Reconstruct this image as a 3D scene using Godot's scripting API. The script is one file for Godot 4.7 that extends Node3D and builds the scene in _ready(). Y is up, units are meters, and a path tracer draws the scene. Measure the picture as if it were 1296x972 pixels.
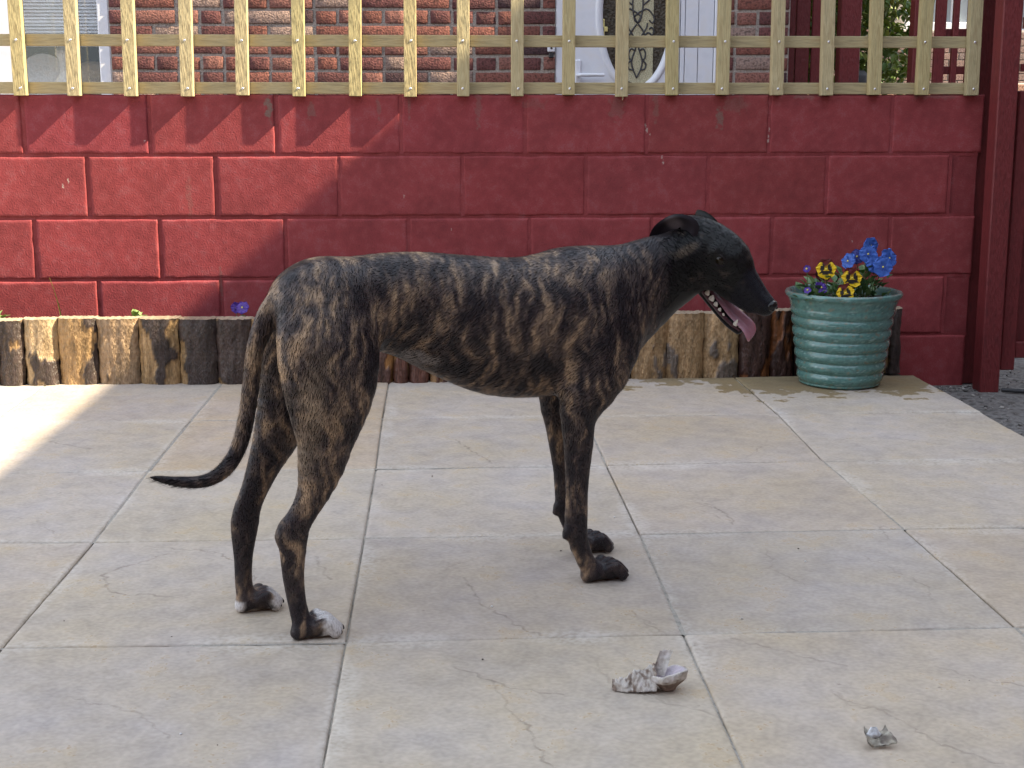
extends Node3D
# A brindle dog standing on a stone patio in front of a red block wall. x runs along the wall, y is up, z comes towards the viewer; metres.

class MB:
	var v := PackedVector3Array()
	var n := PackedVector3Array()
	var c := PackedColorArray()
	var t := PackedVector2Array()
	var k := PackedInt32Array()
	func vert(p: Vector3, nn: Vector3, col := Color.WHITE, uv := Vector2.ZERO) -> int:
		v.append(p); n.append(nn); c.append(col); t.append(uv)
		return v.size() - 1
	func tri(a: int, b: int, d: int) -> void:          # counter-clockwise from outside
		k.append(a); k.append(d); k.append(b)
	func quad(a: Vector3, b: Vector3, d: Vector3, e: Vector3, col := Color.WHITE) -> void:
		var nn := (b - a).cross(e - a)
		if nn.length_squared() < 1e-14: nn = (d - b).cross(e - b)
		nn = nn.normalized()
		var i := vert(a, nn, col)
		vert(b, nn, col); vert(d, nn, col); vert(e, nn, col)
		tri(i, i + 1, i + 2); tri(i, i + 2, i + 3)
	func face(a: Vector3, b: Vector3, d: Vector3, col := Color.WHITE) -> void:
		var nn := (b - a).cross(d - a).normalized()
		var i := vert(a, nn, col)
		vert(b, nn, col); vert(d, nn, col)
		tri(i, i + 1, i + 2)
	# a box between two corners whose twelve edges are cut by h
	func box(lo: Vector3, hi: Vector3, h := 0.002, col := Color.WHITE, xf := Transform3D()) -> void:
		var m := (lo + hi) / 2
		var s := (hi - lo) / 2
		h = minf(h, minf(s.x, minf(s.y, s.z)) * 0.9)
		var f := func(p: Vector3) -> Vector3: return xf * (m + p)
		for ax in 3:
			var b1 := (ax + 1) % 3
			var b2 := (ax + 2) % 3
			for sg: float in [-1.0, 1.0]:
				var q := []
				for w in [[-1, -1], [1, -1], [1, 1], [-1, 1]]:
					var p := Vector3.ZERO
					p[ax] = s[ax] * sg; p[b1] = (s[b1] - h) * w[0]; p[b2] = (s[b2] - h) * w[1]
					q.append(f.call(p))
				if sg > 0: quad(q[0], q[1], q[2], q[3], col)
				else: quad(q[0], q[3], q[2], q[1], col)
			for w in [[-1, -1], [1, -1], [1, 1], [-1, 1]]:
				var e := []
				for o in [[0, -1], [0, 1], [1, 1], [1, -1]]:
					var p := Vector3.ZERO
					p[ax] = (s[ax] - h) * o[1]
					p[b1] = (s[b1] - (h if o[0] == 1 else 0.0)) * w[0]
					p[b2] = (s[b2] - (h if o[0] == 0 else 0.0)) * w[1]
					e.append(f.call(p))
				var out := Vector3.ZERO
				out[b1] = w[0]; out[b2] = w[1]
				if (e[1] - e[0]).cross(e[3] - e[0]).dot(xf.basis * out) > 0: quad(e[0], e[1], e[2], e[3], col)
				else: quad(e[0], e[3], e[2], e[1], col)
		for sx: float in [-1.0, 1.0]:
			for sy: float in [-1.0, 1.0]:
				for sz: float in [-1.0, 1.0]:
					var a: Vector3 = f.call(Vector3(s.x * sx, (s.y - h) * sy, (s.z - h) * sz))
					var b: Vector3 = f.call(Vector3((s.x - h) * sx, s.y * sy, (s.z - h) * sz))
					var d: Vector3 = f.call(Vector3((s.x - h) * sx, (s.y - h) * sy, s.z * sz))
					if sx * sy * sz > 0: face(a, b, d, col)
					else: face(a, d, b, col)
	func grid(w: int, h: int, at: Callable, col: Callable, wrap := false) -> void:   # at(i, j) -> Vector3, smooth normals
		var first := v.size()
		var p := PackedVector3Array()
		for j in h + 1:
			for i in w + 1: p.append(at.call(i, j))
		for j in h + 1:
			for i in w + 1:
				var i0 := i - 1 if i > 0 else (w - 1 if wrap else 0)
				var i1 := i + 1 if i < w else (1 if wrap else w)
				var dx := p[j * (w + 1) + i1] - p[j * (w + 1) + i0]
				var dy := p[mini(j + 1, h) * (w + 1) + i] - p[maxi(j - 1, 0) * (w + 1) + i]
				vert(p[j * (w + 1) + i], dx.cross(dy).normalized(), col.call(i, j, p[j * (w + 1) + i]), Vector2(float(i) / w, float(j) / h))
		for j in h:
			for i in w:
				var a := first + j * (w + 1) + i
				tri(a, a + 1, a + w + 2); tri(a, a + w + 2, a + w + 1)
	func tube(pts: Array, rad: Array, sides := 8, col := Color.WHITE, cap := true) -> void:
		var first := v.size()
		var side := Vector3.ZERO
		for i in pts.size():
			var d: Vector3 = (pts[mini(i + 1, pts.size() - 1)] - pts[maxi(i - 1, 0)]).normalized()
			if side == Vector3.ZERO: side = d.cross(Vector3.UP if absf(d.y) < 0.9 else Vector3.RIGHT)
			side = (side - d * side.dot(d)).normalized()
			var up := d.cross(side)
			for q in sides:
				var a := TAU * q / sides
				var o := side * cos(a) + up * sin(a)
				vert(pts[i] + o * rad[i], o, col)
		for i in pts.size() - 1:
			for q in sides:
				var a := first + i * sides + q
				var b := first + i * sides + (q + 1) % sides
				tri(a, b, b + sides); tri(a, b + sides, a + sides)
		if cap:
			for e in [0, pts.size() - 1]:
				var d: Vector3 = (pts[e] - pts[1 if e == 0 else e - 1]).normalized()
				var m := vert(pts[e] + d * rad[e] * 0.3, d, col)
				for q in sides:
					var a: int = first + e * sides + q
					var b: int = first + e * sides + (q + 1) % sides
					if e == 0: tri(m, b, a)
					else: tri(m, a, b)
	func mesh() -> ArrayMesh:
		var m := ArrayMesh.new()
		var a := []
		a.resize(Mesh.ARRAY_MAX)
		a[Mesh.ARRAY_VERTEX] = v; a[Mesh.ARRAY_NORMAL] = n; a[Mesh.ARRAY_COLOR] = c; a[Mesh.ARRAY_TEX_UV] = t; a[Mesh.ARRAY_INDEX] = k
		m.add_surface_from_arrays(Mesh.PRIMITIVE_TRIANGLES, a)
		return m

var M := {}
var rng := RandomNumberGenerator.new()
var names := {}

func rnd(a: float, b: float) -> float: return rng.randf_range(a, b)

func numbered(called: String) -> String:
	var k: int = names.get(called, 0)
	names[called] = k + 1
	return called if k == 0 else "%s_%03d" % [called, k]

func put(called: String, mesh: Mesh, mat: Material, parent: Node = null, xf := Transform3D()) -> MeshInstance3D:
	var o := MeshInstance3D.new()
	o.mesh = mesh; o.material_override = mat; o.transform = xf
	if parent == null:
		o.name = numbered(called); add_child(o)
	else:
		var k := 0
		while parent.has_node(NodePath(called if k == 0 else "%s_%03d" % [called, k])): k = int(parent.get_meta("n_" + called, k)) + 1 if k == 0 else k + 1
		parent.set_meta("n_" + called, k)
		o.name = called if k == 0 else "%s_%03d" % [called, k]
		parent.add_child(o, true)
	return o

func thing(called: String, label: String, category: String, at := Vector3.ZERO, turn := 0.0, group := "") -> Node3D:
	var o := Node3D.new()
	o.name = numbered(called); add_child(o)
	o.position = at; o.rotation.y = turn
	return tag(o, label, category, group)

func tag(o: Node3D, label: String, category: String, group := "") -> Node3D:
	o.set_meta("label", label); o.set_meta("category", category)
	if group: o.set_meta("group", group)
	return o

func setting(called: String, label: String, at := Vector3.ZERO) -> Node3D:
	var o := Node3D.new()
	o.name = numbered(called); add_child(o); o.position = at
	o.set_meta("kind", "structure"); o.set_meta("label", label)
	return o

func noise(freq: float, oct := 3, sd := 1, kind := FastNoiseLite.TYPE_SIMPLEX_SMOOTH) -> FastNoiseLite:
	var f := FastNoiseLite.new()
	f.noise_type = kind; f.frequency = freq; f.fractal_octaves = oct; f.seed = sd
	return f

func ntex(freq: float, oct: int, sd: int, ramp: Array, size := 512, normal := 0.0) -> NoiseTexture2D:
	var x := NoiseTexture2D.new()
	x.width = size; x.height = size; x.seamless = true
	x.noise = noise(freq, oct, sd)
	if normal > 0: x.as_normal_map = true; x.bump_strength = normal
	elif ramp.size():
		var g := Gradient.new()
		var offs := PackedFloat32Array()
		var cols := PackedColorArray()
		for i in ramp.size():
			offs.append(float(i) / (ramp.size() - 1)); cols.append(ramp[i])
		g.offsets = offs; g.colors = cols
		x.color_ramp = g
	return x

func lin(r: float, g: float, b: float) -> Color: return Color(r, g, b).linear_to_srgb()

# a plain coloured stuff with a mottled tone and a fine relief
func mat(base: Color, rough := 0.8, tone := 0.15, scale := 4.0, bump := 0.0, stretch := Vector3.ONE) -> StandardMaterial3D:
	var m := StandardMaterial3D.new()
	m.albedo_color = base; m.roughness = rough
	m.vertex_color_use_as_albedo = true
	m.uv1_triplanar = true; m.uv1_world_triplanar = true; m.uv1_scale = stretch * scale
	if tone > 0:
		var lo := 1.0 - tone
		m.albedo_texture = ntex(0.02, 5, rng.randi() % 999, [Color(lo, lo, lo), Color(1, 1, 1), Color(lo + 0.05, lo + 0.02, lo)], 256)
	if bump > 0:
		m.normal_enabled = true; m.normal_scale = bump
		m.normal_texture = ntex(0.045, 4, rng.randi() % 999, [], 256, 6.0)
	return m

func _ready() -> void:
	rng.seed = 7
	# ---- camera, sky, sun, exposure
	var cam := Camera3D.new()
	cam.name = "camera"; add_child(cam)
	cam.position = Vector3(0.1796, 0.9092, 0.0)
	cam.rotation = Vector3(-0.19502, -0.04885, -0.0001)
	cam.fov = 31.626; cam.near = 0.05; cam.far = 300.0
	var sm := ProceduralSkyMaterial.new()
	sm.sky_top_color = Color(0.645, 0.685, 0.745); sm.sky_horizon_color = Color(0.87, 0.87, 0.88); sm.sky_curve = 0.18
	sm.ground_bottom_color = Color(0.33, 0.31, 0.29); sm.ground_horizon_color = Color(0.62, 0.62, 0.62)
	var sky := Sky.new()
	sky.sky_material = sm
	var env := Environment.new()
	env.background_mode = Environment.BG_SKY; env.sky = sky
	env.background_energy_multiplier = 1.0
	env.tonemap_mode = Environment.TONE_MAPPER_LINEAR
	env.tonemap_exposure = 3.9
	env.sdfgi_enabled = true; env.ssao_enabled = true; env.ssil_enabled = true
	var we := WorldEnvironment.new()
	we.name = "world_environment"; we.environment = env; add_child(we)
	var sun := DirectionalLight3D.new()
	sun.name = "sun"; add_child(sun)
	sun.look_at_from_position(Vector3.ZERO, Vector3(-0.195, -0.1755, -0.036))
	sun.light_energy = 1.45; sun.light_angular_distance = 0.53; sun.light_color = Color(1.0, 0.93, 0.80); sun.shadow_enabled = true
	materials()
	ground()
	block_wall()
	trellis()
	brick_house()
	shading_house()
	right_side()
	log_edging()
	flower_pot()
	bones()
	dog()

func materials() -> void:
	M.wood = mat(lin(0.49, 0.415, 0.238), 0.75, 0.18, 3.0, 0.35, Vector3(5.0, 0.35, 5.0))
	M.rail = mat(lin(0.45, 0.378, 0.215), 0.75, 0.18, 3.0, 0.35, Vector3(0.35, 5.0, 5.0))
	M.steel = mat(lin(0.75, 0.75, 0.76), 0.3, 0.0)
	M.steel.metallic = 0.9
	M.brick = mat(lin(1, 1, 1), 0.9, 0.5, 7.0, 0.8)
	M.mortar = mat(lin(0.40, 0.355, 0.315), 0.95, 0.25, 6.0, 0.8)
	M.white = mat(lin(0.72, 0.74, 0.80), 0.35, 0.03, 2.0)
	M.red_wood = mat(lin(0.165, 0.021, 0.023), 0.6, 0.22, 4.0, 0.3, Vector3(3.0, 0.5, 3.0))
	M.dirt = mat(lin(0.045, 0.035, 0.027), 1.0, 0.4, 8.0, 1.0)
	M.leaf = mat(lin(1, 1, 1), 0.5, 0.12, 9.0)
	M.leaf.backlight_enabled = true; M.leaf.backlight = lin(0.10, 0.15, 0.02)
	M.dark = mat(lin(0.03, 0.03, 0.033), 0.6, 0.1, 4.0)
	M.glass = StandardMaterial3D.new()
	M.glass.transparency = BaseMaterial3D.TRANSPARENCY_ALPHA; M.glass.albedo_color = Color(0.9, 0.95, 0.95, 0.08); M.glass.roughness = 0.02
	M.plain = mat(lin(1, 1, 1), 0.8, 0.1, 6.0, 0.4)
	M.slate = mat(lin(0.10, 0.10, 0.115), 0.8, 0.3, 4.0, 0.5)

# ---------------------------------------------------------------- ground
const COLX := [-2.4, -1.8, -1.2, -0.6, 0.0, 0.6, 1.2, 1.85]
const ROWZ := [-4.69, -4.07, -3.468, -2.868, -2.268, -1.668, -1.068, -0.468]

func corner(i: int, j: int) -> Vector2:
	# the slabs were laid by hand: the columns do not run quite true
	var x: float = COLX[i]
	var z: float = ROWZ[j]
	var h := sin(i * 12.9898 + j * 78.233) * 43758.5453
	h -= floorf(h)
	if i > 0 and i < 7: x += (h - 0.5) * 0.008
	z += (fposmod(h * 7.0, 1.0) - 0.5) * 0.008
	if i == 4: x -= [0.022, 0.017, 0.013, 0.006, 0.0, 0.0, 0.0, 0.0][j]
	if i == 6 and j <= 2: x -= [0.0, -0.005, 0.014][j]
	if i >= 5 and j == 4: z -= 0.012
	if i >= 6 and j == 3: z -= 0.01
	if i >= 6 and j == 2: z -= 0.02
	if i == 3 and j >= 3: x += 0.004
	return Vector2(x, z)

const MAP_LO := Vector2(-2.42, -4.77)
const MAP_SIZE := 4.32

func patio_maps() -> Array:
	var S := 2048
	var px := S / MAP_SIZE
	var n1 := noise(0.004, 4, 11).get_image(S, S, false, false, false).get_data()
	var n2 := noise(0.03, 4, 12).get_image(S, S, false, false, false).get_data()
	var n3 := noise(0.16, 3, 13).get_image(S, S, false, false, false).get_data()
	var n4 := noise(0.010, 5, 14).get_image(S, S, false, false, false).get_data()
	var dark := PackedByteArray()       # dirt in riven edges, stains: how much of the stone shows
	dark.resize(S * S); dark.fill(0)
	var pale := PackedByteArray()       # mortar smeared beside the joints
	pale.resize(S * S); pale.fill(0)
	var hgt := PackedByteArray()
	var wob := noise(0.05, 3, 15)
	var r := RandomNumberGenerator.new()
	r.seed = 5
	var dab := func(arr: PackedByteArray, x: float, z: float, rad: float, amount: float) -> void:
		var cx := (x - MAP_LO.x) * px
		var cy := (z - MAP_LO.y) * px
		for yy in range(maxi(0, int(cy - rad)), mini(S, int(cy + rad) + 2)):
			for xx in range(maxi(0, int(cx - rad)), mini(S, int(cx + rad) + 2)):
				var d := Vector2(xx - cx, yy - cy).length() / rad
				if d < 1.0: arr[yy * S + xx] = mini(255, maxi(arr[yy * S + xx], int(amount * (1.0 - d * d))))
	var crack := func(pts: Array, wide: float, amount: float) -> void:
		for q in pts.size() - 1:
			var a: Vector2 = pts[q]
			var b: Vector2 = pts[q + 1]
			var steps := int(a.distance_to(b) * px) + 1
			for s in steps:
				var p := a.lerp(b, float(s) / steps)
				p += Vector2(wob.get_noise_2d(p.x * 500, p.y * 500), wob.get_noise_2d(p.x * 500 + 99, p.y * 500)) * 0.011
				var here := 0.45 + 0.9 * absf(wob.get_noise_2d(p.x * 300, p.y * 300 + 50))
				dab.call(dark, p.x, p.y, maxf(0.9, wide * here * 1.5), amount * minf(1.0, here * 1.2))
	# riven edges as they lie in the photograph
	for cr in [[[0.21, -2.6], [0.24, -2.45], [0.29, -2.36], [0.34, -2.28]], [[0.25, -2.10], [0.262, -2.02], [0.30, -1.90], [0.32, -1.78], [0.33, -1.70]],
		[[0.19, -2.15], [0.27, -2.07], [0.36, -2.03]], [[0.43, -2.17], [0.445, -2.06], [0.52, -2.0], [0.61, -1.93]], [[0.79, -2.01], [0.86, -1.93], [0.90, -1.83], [0.97, -1.76]],
		[[0.80, -2.03], [0.81, -1.97], [0.87, -1.94]], [[1.0, -2.11], [1.06, -2.05], [1.16, -2.0]], [[-0.33, -3.15], [-0.27, -3.08], [-0.26, -2.98]], [[-0.45, -2.83], [-0.33, -2.80], [-0.22, -2.68], [-0.20, -2.55]],
		[[-0.42, -2.78], [-0.52, -2.66], [-0.48, -2.55], [-0.36, -2.52]], [[0.20, -3.78], [0.26, -3.62], [0.30, -3.5]], [[0.80, -3.1], [0.83, -2.99], [0.83, -2.93]], [[0.86, -2.75], [0.84, -2.62], [0.88, -2.52]],
		[[1.3, -3.74], [1.45, -3.76], [1.58, -3.66]], [[1.42, -3.16], [1.6, -3.02], [1.75, -2.95]], [[0.52, -2.40], [0.54, -2.33], [0.57, -2.28]], [[0.68, -2.25], [0.78, -2.17], [0.85, -2.12]],
		[[-0.9, -2.2], [-0.82, -2.06], [-0.7, -2.0]], [[-0.42, -2.05], [-0.30, -1.99], [-0.24, -1.9]], [[-0.1, -2.75], [-0.06, -2.6]], [[-0.95, -3.8], [-0.8, -3.72]], [[-0.25, -3.9], [-0.1, -3.8]], [[1.05, -2.7], [1.12, -2.5], [1.1, -2.42]]]:
		var pts := []
		for p in cr[0] if cr[0][0] is Array else cr: pts.append(Vector2(p[0], p[1]))
		crack.call(pts, r.randf_range(0.8, 1.5), r.randf_range(95, 165))
	for q in 34:
		var a := Vector2(r.randf_range(-2.2, 1.7), r.randf_range(-4.5, -0.6))
		var d := Vector2.from_angle(r.randf() * TAU) * r.randf_range(0.03, 0.13)
		crack.call([a, a + d, a + d * 1.8 + Vector2(r.randf_range(-.03, .03), r.randf_range(-.03, .03))], r.randf_range(0.6, 1.2), r.randf_range(60, 150))
	for q in 300:      # pits, crumbs of dirt
		dab.call(dark, r.randf_range(-2.3, 1.8), r.randf_range(-4.6, -0.6), r.randf_range(0.7, 1.8), r.randf_range(60, 180))
	# mortar smears along the joints, broken by the grain of the stone
	for j in 8:
		for s in 2000:
			var x := -2.4 + 4.25 * s / 2000.0
			var k := wob.get_noise_2d(x * 40.0, j * 37.0)
			dab.call(pale, x, ROWZ[j] + 0.02 * k - (0.01 if j > 3 else 0.004), 8.0 + 22.0 * maxf(0.0, k + 0.3), 185.0 * clampf(k * 1.6 + 0.62, 0.0, 1.0))
	for i in range(1, 7):
		for s in 1600:
			var z := -4.69 + 4.2 * s / 1600.0
			var k := wob.get_noise_2d(i * 51.0, z * 40.0)
			dab.call(pale, COLX[i] + 0.015 * k, z, 5.0 + 17.0 * maxf(0.0, k + 0.15), 170.0 * clampf(k * 1.6 + 0.5, 0.0, 1.0))
	var rows := []
	rows.resize(S)
	par(S, func(y: int) -> void:
		var row := PackedByteArray()
		row.resize(S * 3)
		var hrow := PackedByteArray()
		hrow.resize(S)
		var z := MAP_LO.y + y / px
		for x in S:
			var i := y * S + x
			var a := n1[i] / 255.0 - 0.5
			var b := n2[i] / 255.0 - 0.5
			var g := n3[i] / 255.0 - 0.5
			var e := n4[i] / 255.0 - 0.5
			var t := 1.0 + a * 0.22 + b * 0.25 + g * 0.30 + e * 0.14
			var w := clampf(0.55 + e * 1.1 - a * 1.3, 0.0, 1.0)            # buff and grey beds in the stone
			var r0 := (0.420 + 0.044 * w) * t
			var g0 := (0.370 + 0.020 * w) * t
			var b0 := (0.334 - 0.034 * w) * t
			var p := pale[i] / 255.0 * clampf(0.55 + g * 1.6 + b, 0.0, 1.0)
			r0 += (0.60 - r0) * p * 0.75; g0 += (0.565 - g0) * p * 0.75; b0 += (0.52 - b0) * p * 0.75
			var d := dark[i] / 255.0 * clampf(0.8 + g, 0.0, 1.0)
			r0 *= 1.0 - 0.72 * d; g0 *= 1.0 - 0.75 * d; b0 *= 1.0 - 0.76 * d
			# water spilt round the pot and along the logs has soaked in, with a ragged edge
			if z < -4.15:
				var xx := MAP_LO.x + x / px
				var reach := -4.62 if xx < 0.72 else (-4.57 if xx < 1.16 else -4.44)
				if xx > 0.62:
					var soak := (reach + e * 0.42 + b * 0.30 + g * 0.08 + (0.08 if absf(xx - 1.42) < 0.33 else 0.0)) - z
					if soak > 0.0:
						var s := clampf(soak * 40.0, 0.0, 1.0) * 0.9
						r0 *= 1.0 - 0.53 * s; g0 *= 1.0 - 0.60 * s; b0 *= 1.0 - 0.76 * s
			# litter-brown flecks
			if g > 0.22 and e > 0.10 and b > 0.02: r0 *= 0.80; g0 *= 0.72; b0 *= 0.60
			elif e + b * 0.9 > 0.30: r0 *= 0.96; g0 *= 0.935; b0 *= 0.89
			row[x * 3] = int(clampf(pow(r0, 0.4545), 0.0, 1.0) * 255)
			row[x * 3 + 1] = int(clampf(pow(g0, 0.4545), 0.0, 1.0) * 255)
			row[x * 3 + 2] = int(clampf(pow(b0, 0.4545), 0.0, 1.0) * 255)
			hrow[x] = int(clampf(128 + e * 130 + b * 80 + g * 26 - dark[i] * 0.22, 0, 255))
		rows[y] = [row, hrow])
	var col := PackedByteArray()
	hgt = PackedByteArray()
	for y in S:
		col.append_array(rows[y][0]); hgt.append_array(rows[y][1])
	var ci := Image.create_from_data(S, S, false, Image.FORMAT_RGB8, col)
	var hi := Image.create_from_data(S, S, false, Image.FORMAT_L8, hgt)
	hi.convert(Image.FORMAT_RGBA8)
	hi.bump_map_to_normal_map(3.0)
	return [ImageTexture.create_from_image(ci), ImageTexture.create_from_image(hi)]

func ground() -> void:
	var g := MB.new()
	g.quad(Vector3(-60, -0.104, 60), Vector3(60, -0.104, 60), Vector3(60, -0.104, -60), Vector3(-60, -0.104, -60))
	var gm := mat(lin(0.20, 0.19, 0.18), 0.95, 0.45, 3.0, 1.0)
	var yard := put("ground", g.mesh(), gm)
	yard.set_meta("kind", "structure"); yard.set_meta("label", "grey concrete and grit ground lower than the patio")
	# grit and broken crumbs beside the patio and at the foot of the red post
	var stone := MB.new()
	stone.box(Vector3(-1, -0.6, -0.8), Vector3(1, 0.6, 0.8), 0.45)
	var mm := MultiMesh.new()
	mm.transform_format = MultiMesh.TRANSFORM_3D; mm.use_colors = true
	mm.mesh = stone.mesh(); mm.instance_count = 900
	for i in 900:
		var s := rnd(0.001, 0.004) * (2.2 if rng.randf() < 0.06 else 1.0)
		var p := Vector3(rnd(1.87, 2.7), -0.102 + s * 0.3, rnd(-5.3, -3.6))
		if rng.randf() < 0.35: p = Vector3(rnd(1.9, 2.26), p.y, -4.99 + absf(rnd(-0.1, 0.1)))
		mm.set_instance_transform(i, Transform3D(Basis.from_euler(Vector3(rnd(-.4, .4), rnd(0, 6), rnd(-.4, .4))).scaled_local(Vector3.ONE * s), p))
		var c := rnd(0.08, 0.4)
		mm.set_instance_color(i, Color(c, c * 0.95, c * 0.88))
	var grit := MultiMeshInstance3D.new()
	grit.multimesh = mm; grit.material_override = M.plain; grit.name = "grit"; add_child(grit)
	grit.set_meta("kind", "stuff"); grit.set_meta("label", "loose grit scattered on the grey ground beside the patio")
	grit.set_meta("category", "grit")

	var patio := setting("patio", "patio of square buff and grey riven stone slabs")
	var maps := patio_maps()
	var sm := StandardMaterial3D.new()
	sm.albedo_texture = maps[0]; sm.normal_enabled = true; sm.normal_texture = maps[1]; sm.normal_scale = 1.5
	sm.vertex_color_use_as_albedo = true; sm.roughness = 0.82; sm.metallic_specular = 0.4
	var bed := MB.new()
	bed.box(Vector3(-2.45, -0.10, -5.0), Vector3(1.845, -0.022, -0.46), 0.004)
	put("mortar_bed", bed.mesh(), M.dirt, patio)
	var hn := noise(2.2, 4, 21)
	for j in 7:
		for i in 7:
			var p00 := corner(i, j + 1)
			var p10 := corner(i + 1, j + 1)
			var p11 := corner(i + 1, j)
			var p01 := corner(i, j)
			var mb := MB.new()
			var tone := rnd(0.93, 1.05)
			var warm := rnd(-0.012, 0.035)
			if i == 3 and (j == 1 or j == 0): tone = 0.93; warm = 0.07
			if i == 4 and j == 0: tone = 1.03
			var tint := Color(tone * (1 + warm), tone, tone * (1 - warm * 1.2))
			var N := 30
			var gap := 0.0017
			var lift := rnd(-0.0012, 0.0012)
			var tx := rnd(-0.002, 0.002)
			var tz := rnd(-0.002, 0.002)
			var edge := func(q: int) -> float:   # grid lines crowd at the rim so that the arris is rounded
				return [0.0, 0.002, 0.006, 0.014][q] if q < 4 else (1.0 - [0.0, 0.002, 0.006, 0.014][N - q] if N - q < 4 else lerpf(0.014, 0.986, float(q - 3) / (N - 6)))
			var at := func(a: int, b: int) -> Vector3:
				var fu: float = edge.call(clampi(a, 0, N))
				var fv: float = edge.call(clampi(b, 0, N))
				var p := p00.lerp(p10, fu).lerp(p01.lerp(p11, fu), fv)
				var mid := (p00 + p11) / 2
				p += (mid - p).sign() * gap * Vector2(clampf(absf(fu - 0.5) * 2, 0, 1), clampf(absf(fv - 0.5) * 2, 0, 1))
				var rim := minf(minf(fu, 1 - fu), minf(fv, 1 - fv))
				var ragged := 0.006 + 0.006 * hn.get_noise_2d(p.x * 9.0, p.y * 9.0)
				var y := lift + tx * (fu - 0.5) + tz * (fv - 0.5) + 0.0022 * hn.get_noise_3d(p.x, p.y, i * 7.3 + j * 3.1) + 0.0006 * hn.get_noise_2d(p.x * 8, p.y * 8)
				y -= 0.0035 * pow(clampf(1.0 - rim / ragged, 0.0, 1.0), 2.0)
				return Vector3(p.x, y, p.y)
			mb.grid(N, N, at, func(_a, _b, _p): return tint)
			for q in mb.v.size(): mb.t[q] = (Vector2(mb.v[q].x, mb.v[q].z) - MAP_LO) / MAP_SIZE
			for side in 4:
				for q in N:
					var a: Vector3
					var b: Vector3
					match side:
						0: a = at.call(q, 0); b = at.call(q + 1, 0)
						1: a = at.call(N, q); b = at.call(N, q + 1)
						2: a = at.call(N - q, N); b = at.call(N - q - 1, N)
						3: a = at.call(0, N - q); b = at.call(0, N - q - 1)
					var f := mb.v.size()
					mb.quad(Vector3(a.x, -0.035, a.z), Vector3(b.x, -0.035, b.z), b, a, tint)
					for e in 4: mb.t[f + e] = (Vector2(mb.v[f + e].x, mb.v[f + e].z) - MAP_LO) / MAP_SIZE
			put("paving_slab", mb.mesh(), sm, patio)
	# joints pointed with pale mortar where they are filled; open joints stay as dark gaps
	var jt := MB.new()
	var hj := noise(6.0, 3, 31)
	for j in range(1, 8):
		for i in 7:
			var open := (j == 3 and i == 3) or (j == 4 and i == 4)
			run_joint(jt, corner(i, j), corner(i + 1, j), -0.0055 if open else -0.0010, hj)
	for i in range(1, 7):
		for j in 7:
			var open: bool = i == 4 or (i == 5 and (j == 2 or j == 4)) or (i == 6 and (j == 0 or j == 1 or j == 3)) or (i == 3 and j >= 3)
			run_joint(jt, corner(i, j), corner(i, j + 1), -0.0055 if open else -0.0012, hj)
	put("joint_mortar", jt.mesh(), mat(lin(0.36, 0.335, 0.29), 0.95, 0.2, 8.0, 0.8), patio).set_meta("kind", "stuff")

	var soil := MB.new()
	var sn := noise(9.0, 3, 41)
	soil.grid(90, 8, func(i: int, j: int):
		var x := -3.0 + 4.815 * i / 90.0
		var zf := log_z(x) - 0.055
		var z := lerpf(zf, -5.012, j / 8.0)
		return Vector3(x, 0.165 + 0.03 * sn.get_noise_2d(x, z), z), func(_i, _j, _p): return Color.WHITE)
	var so := put("soil", soil.mesh(), M.dirt)
	so.set_meta("kind", "structure"); so.set_meta("label", "dark soil bed between the log edging and the red wall")

func run_joint(mb: MB, a: Vector2, b: Vector2, y: float, hj: FastNoiseLite) -> void:
	var d := (b - a).normalized()
	var s := Vector2(-d.y, d.x) * 0.0045
	for q in 12:
		var p := a.lerp(b, q / 12.0)
		var e := a.lerp(b, (q + 1) / 12.0)
		var y0 := y + 0.004 * minf(0.0, hj.get_noise_2d(p.x, p.y) * 1.5 - 0.15)
		var y1 := y + 0.004 * minf(0.0, hj.get_noise_2d(e.x, e.y) * 1.5 - 0.15)
		mb.quad(Vector3(p.x + s.x, y0, p.y + s.y), Vector3(e.x + s.x, y1, e.y + s.y), Vector3(e.x - s.x, y1, e.y - s.y), Vector3(p.x - s.x, y0, p.y - s.y))

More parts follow.
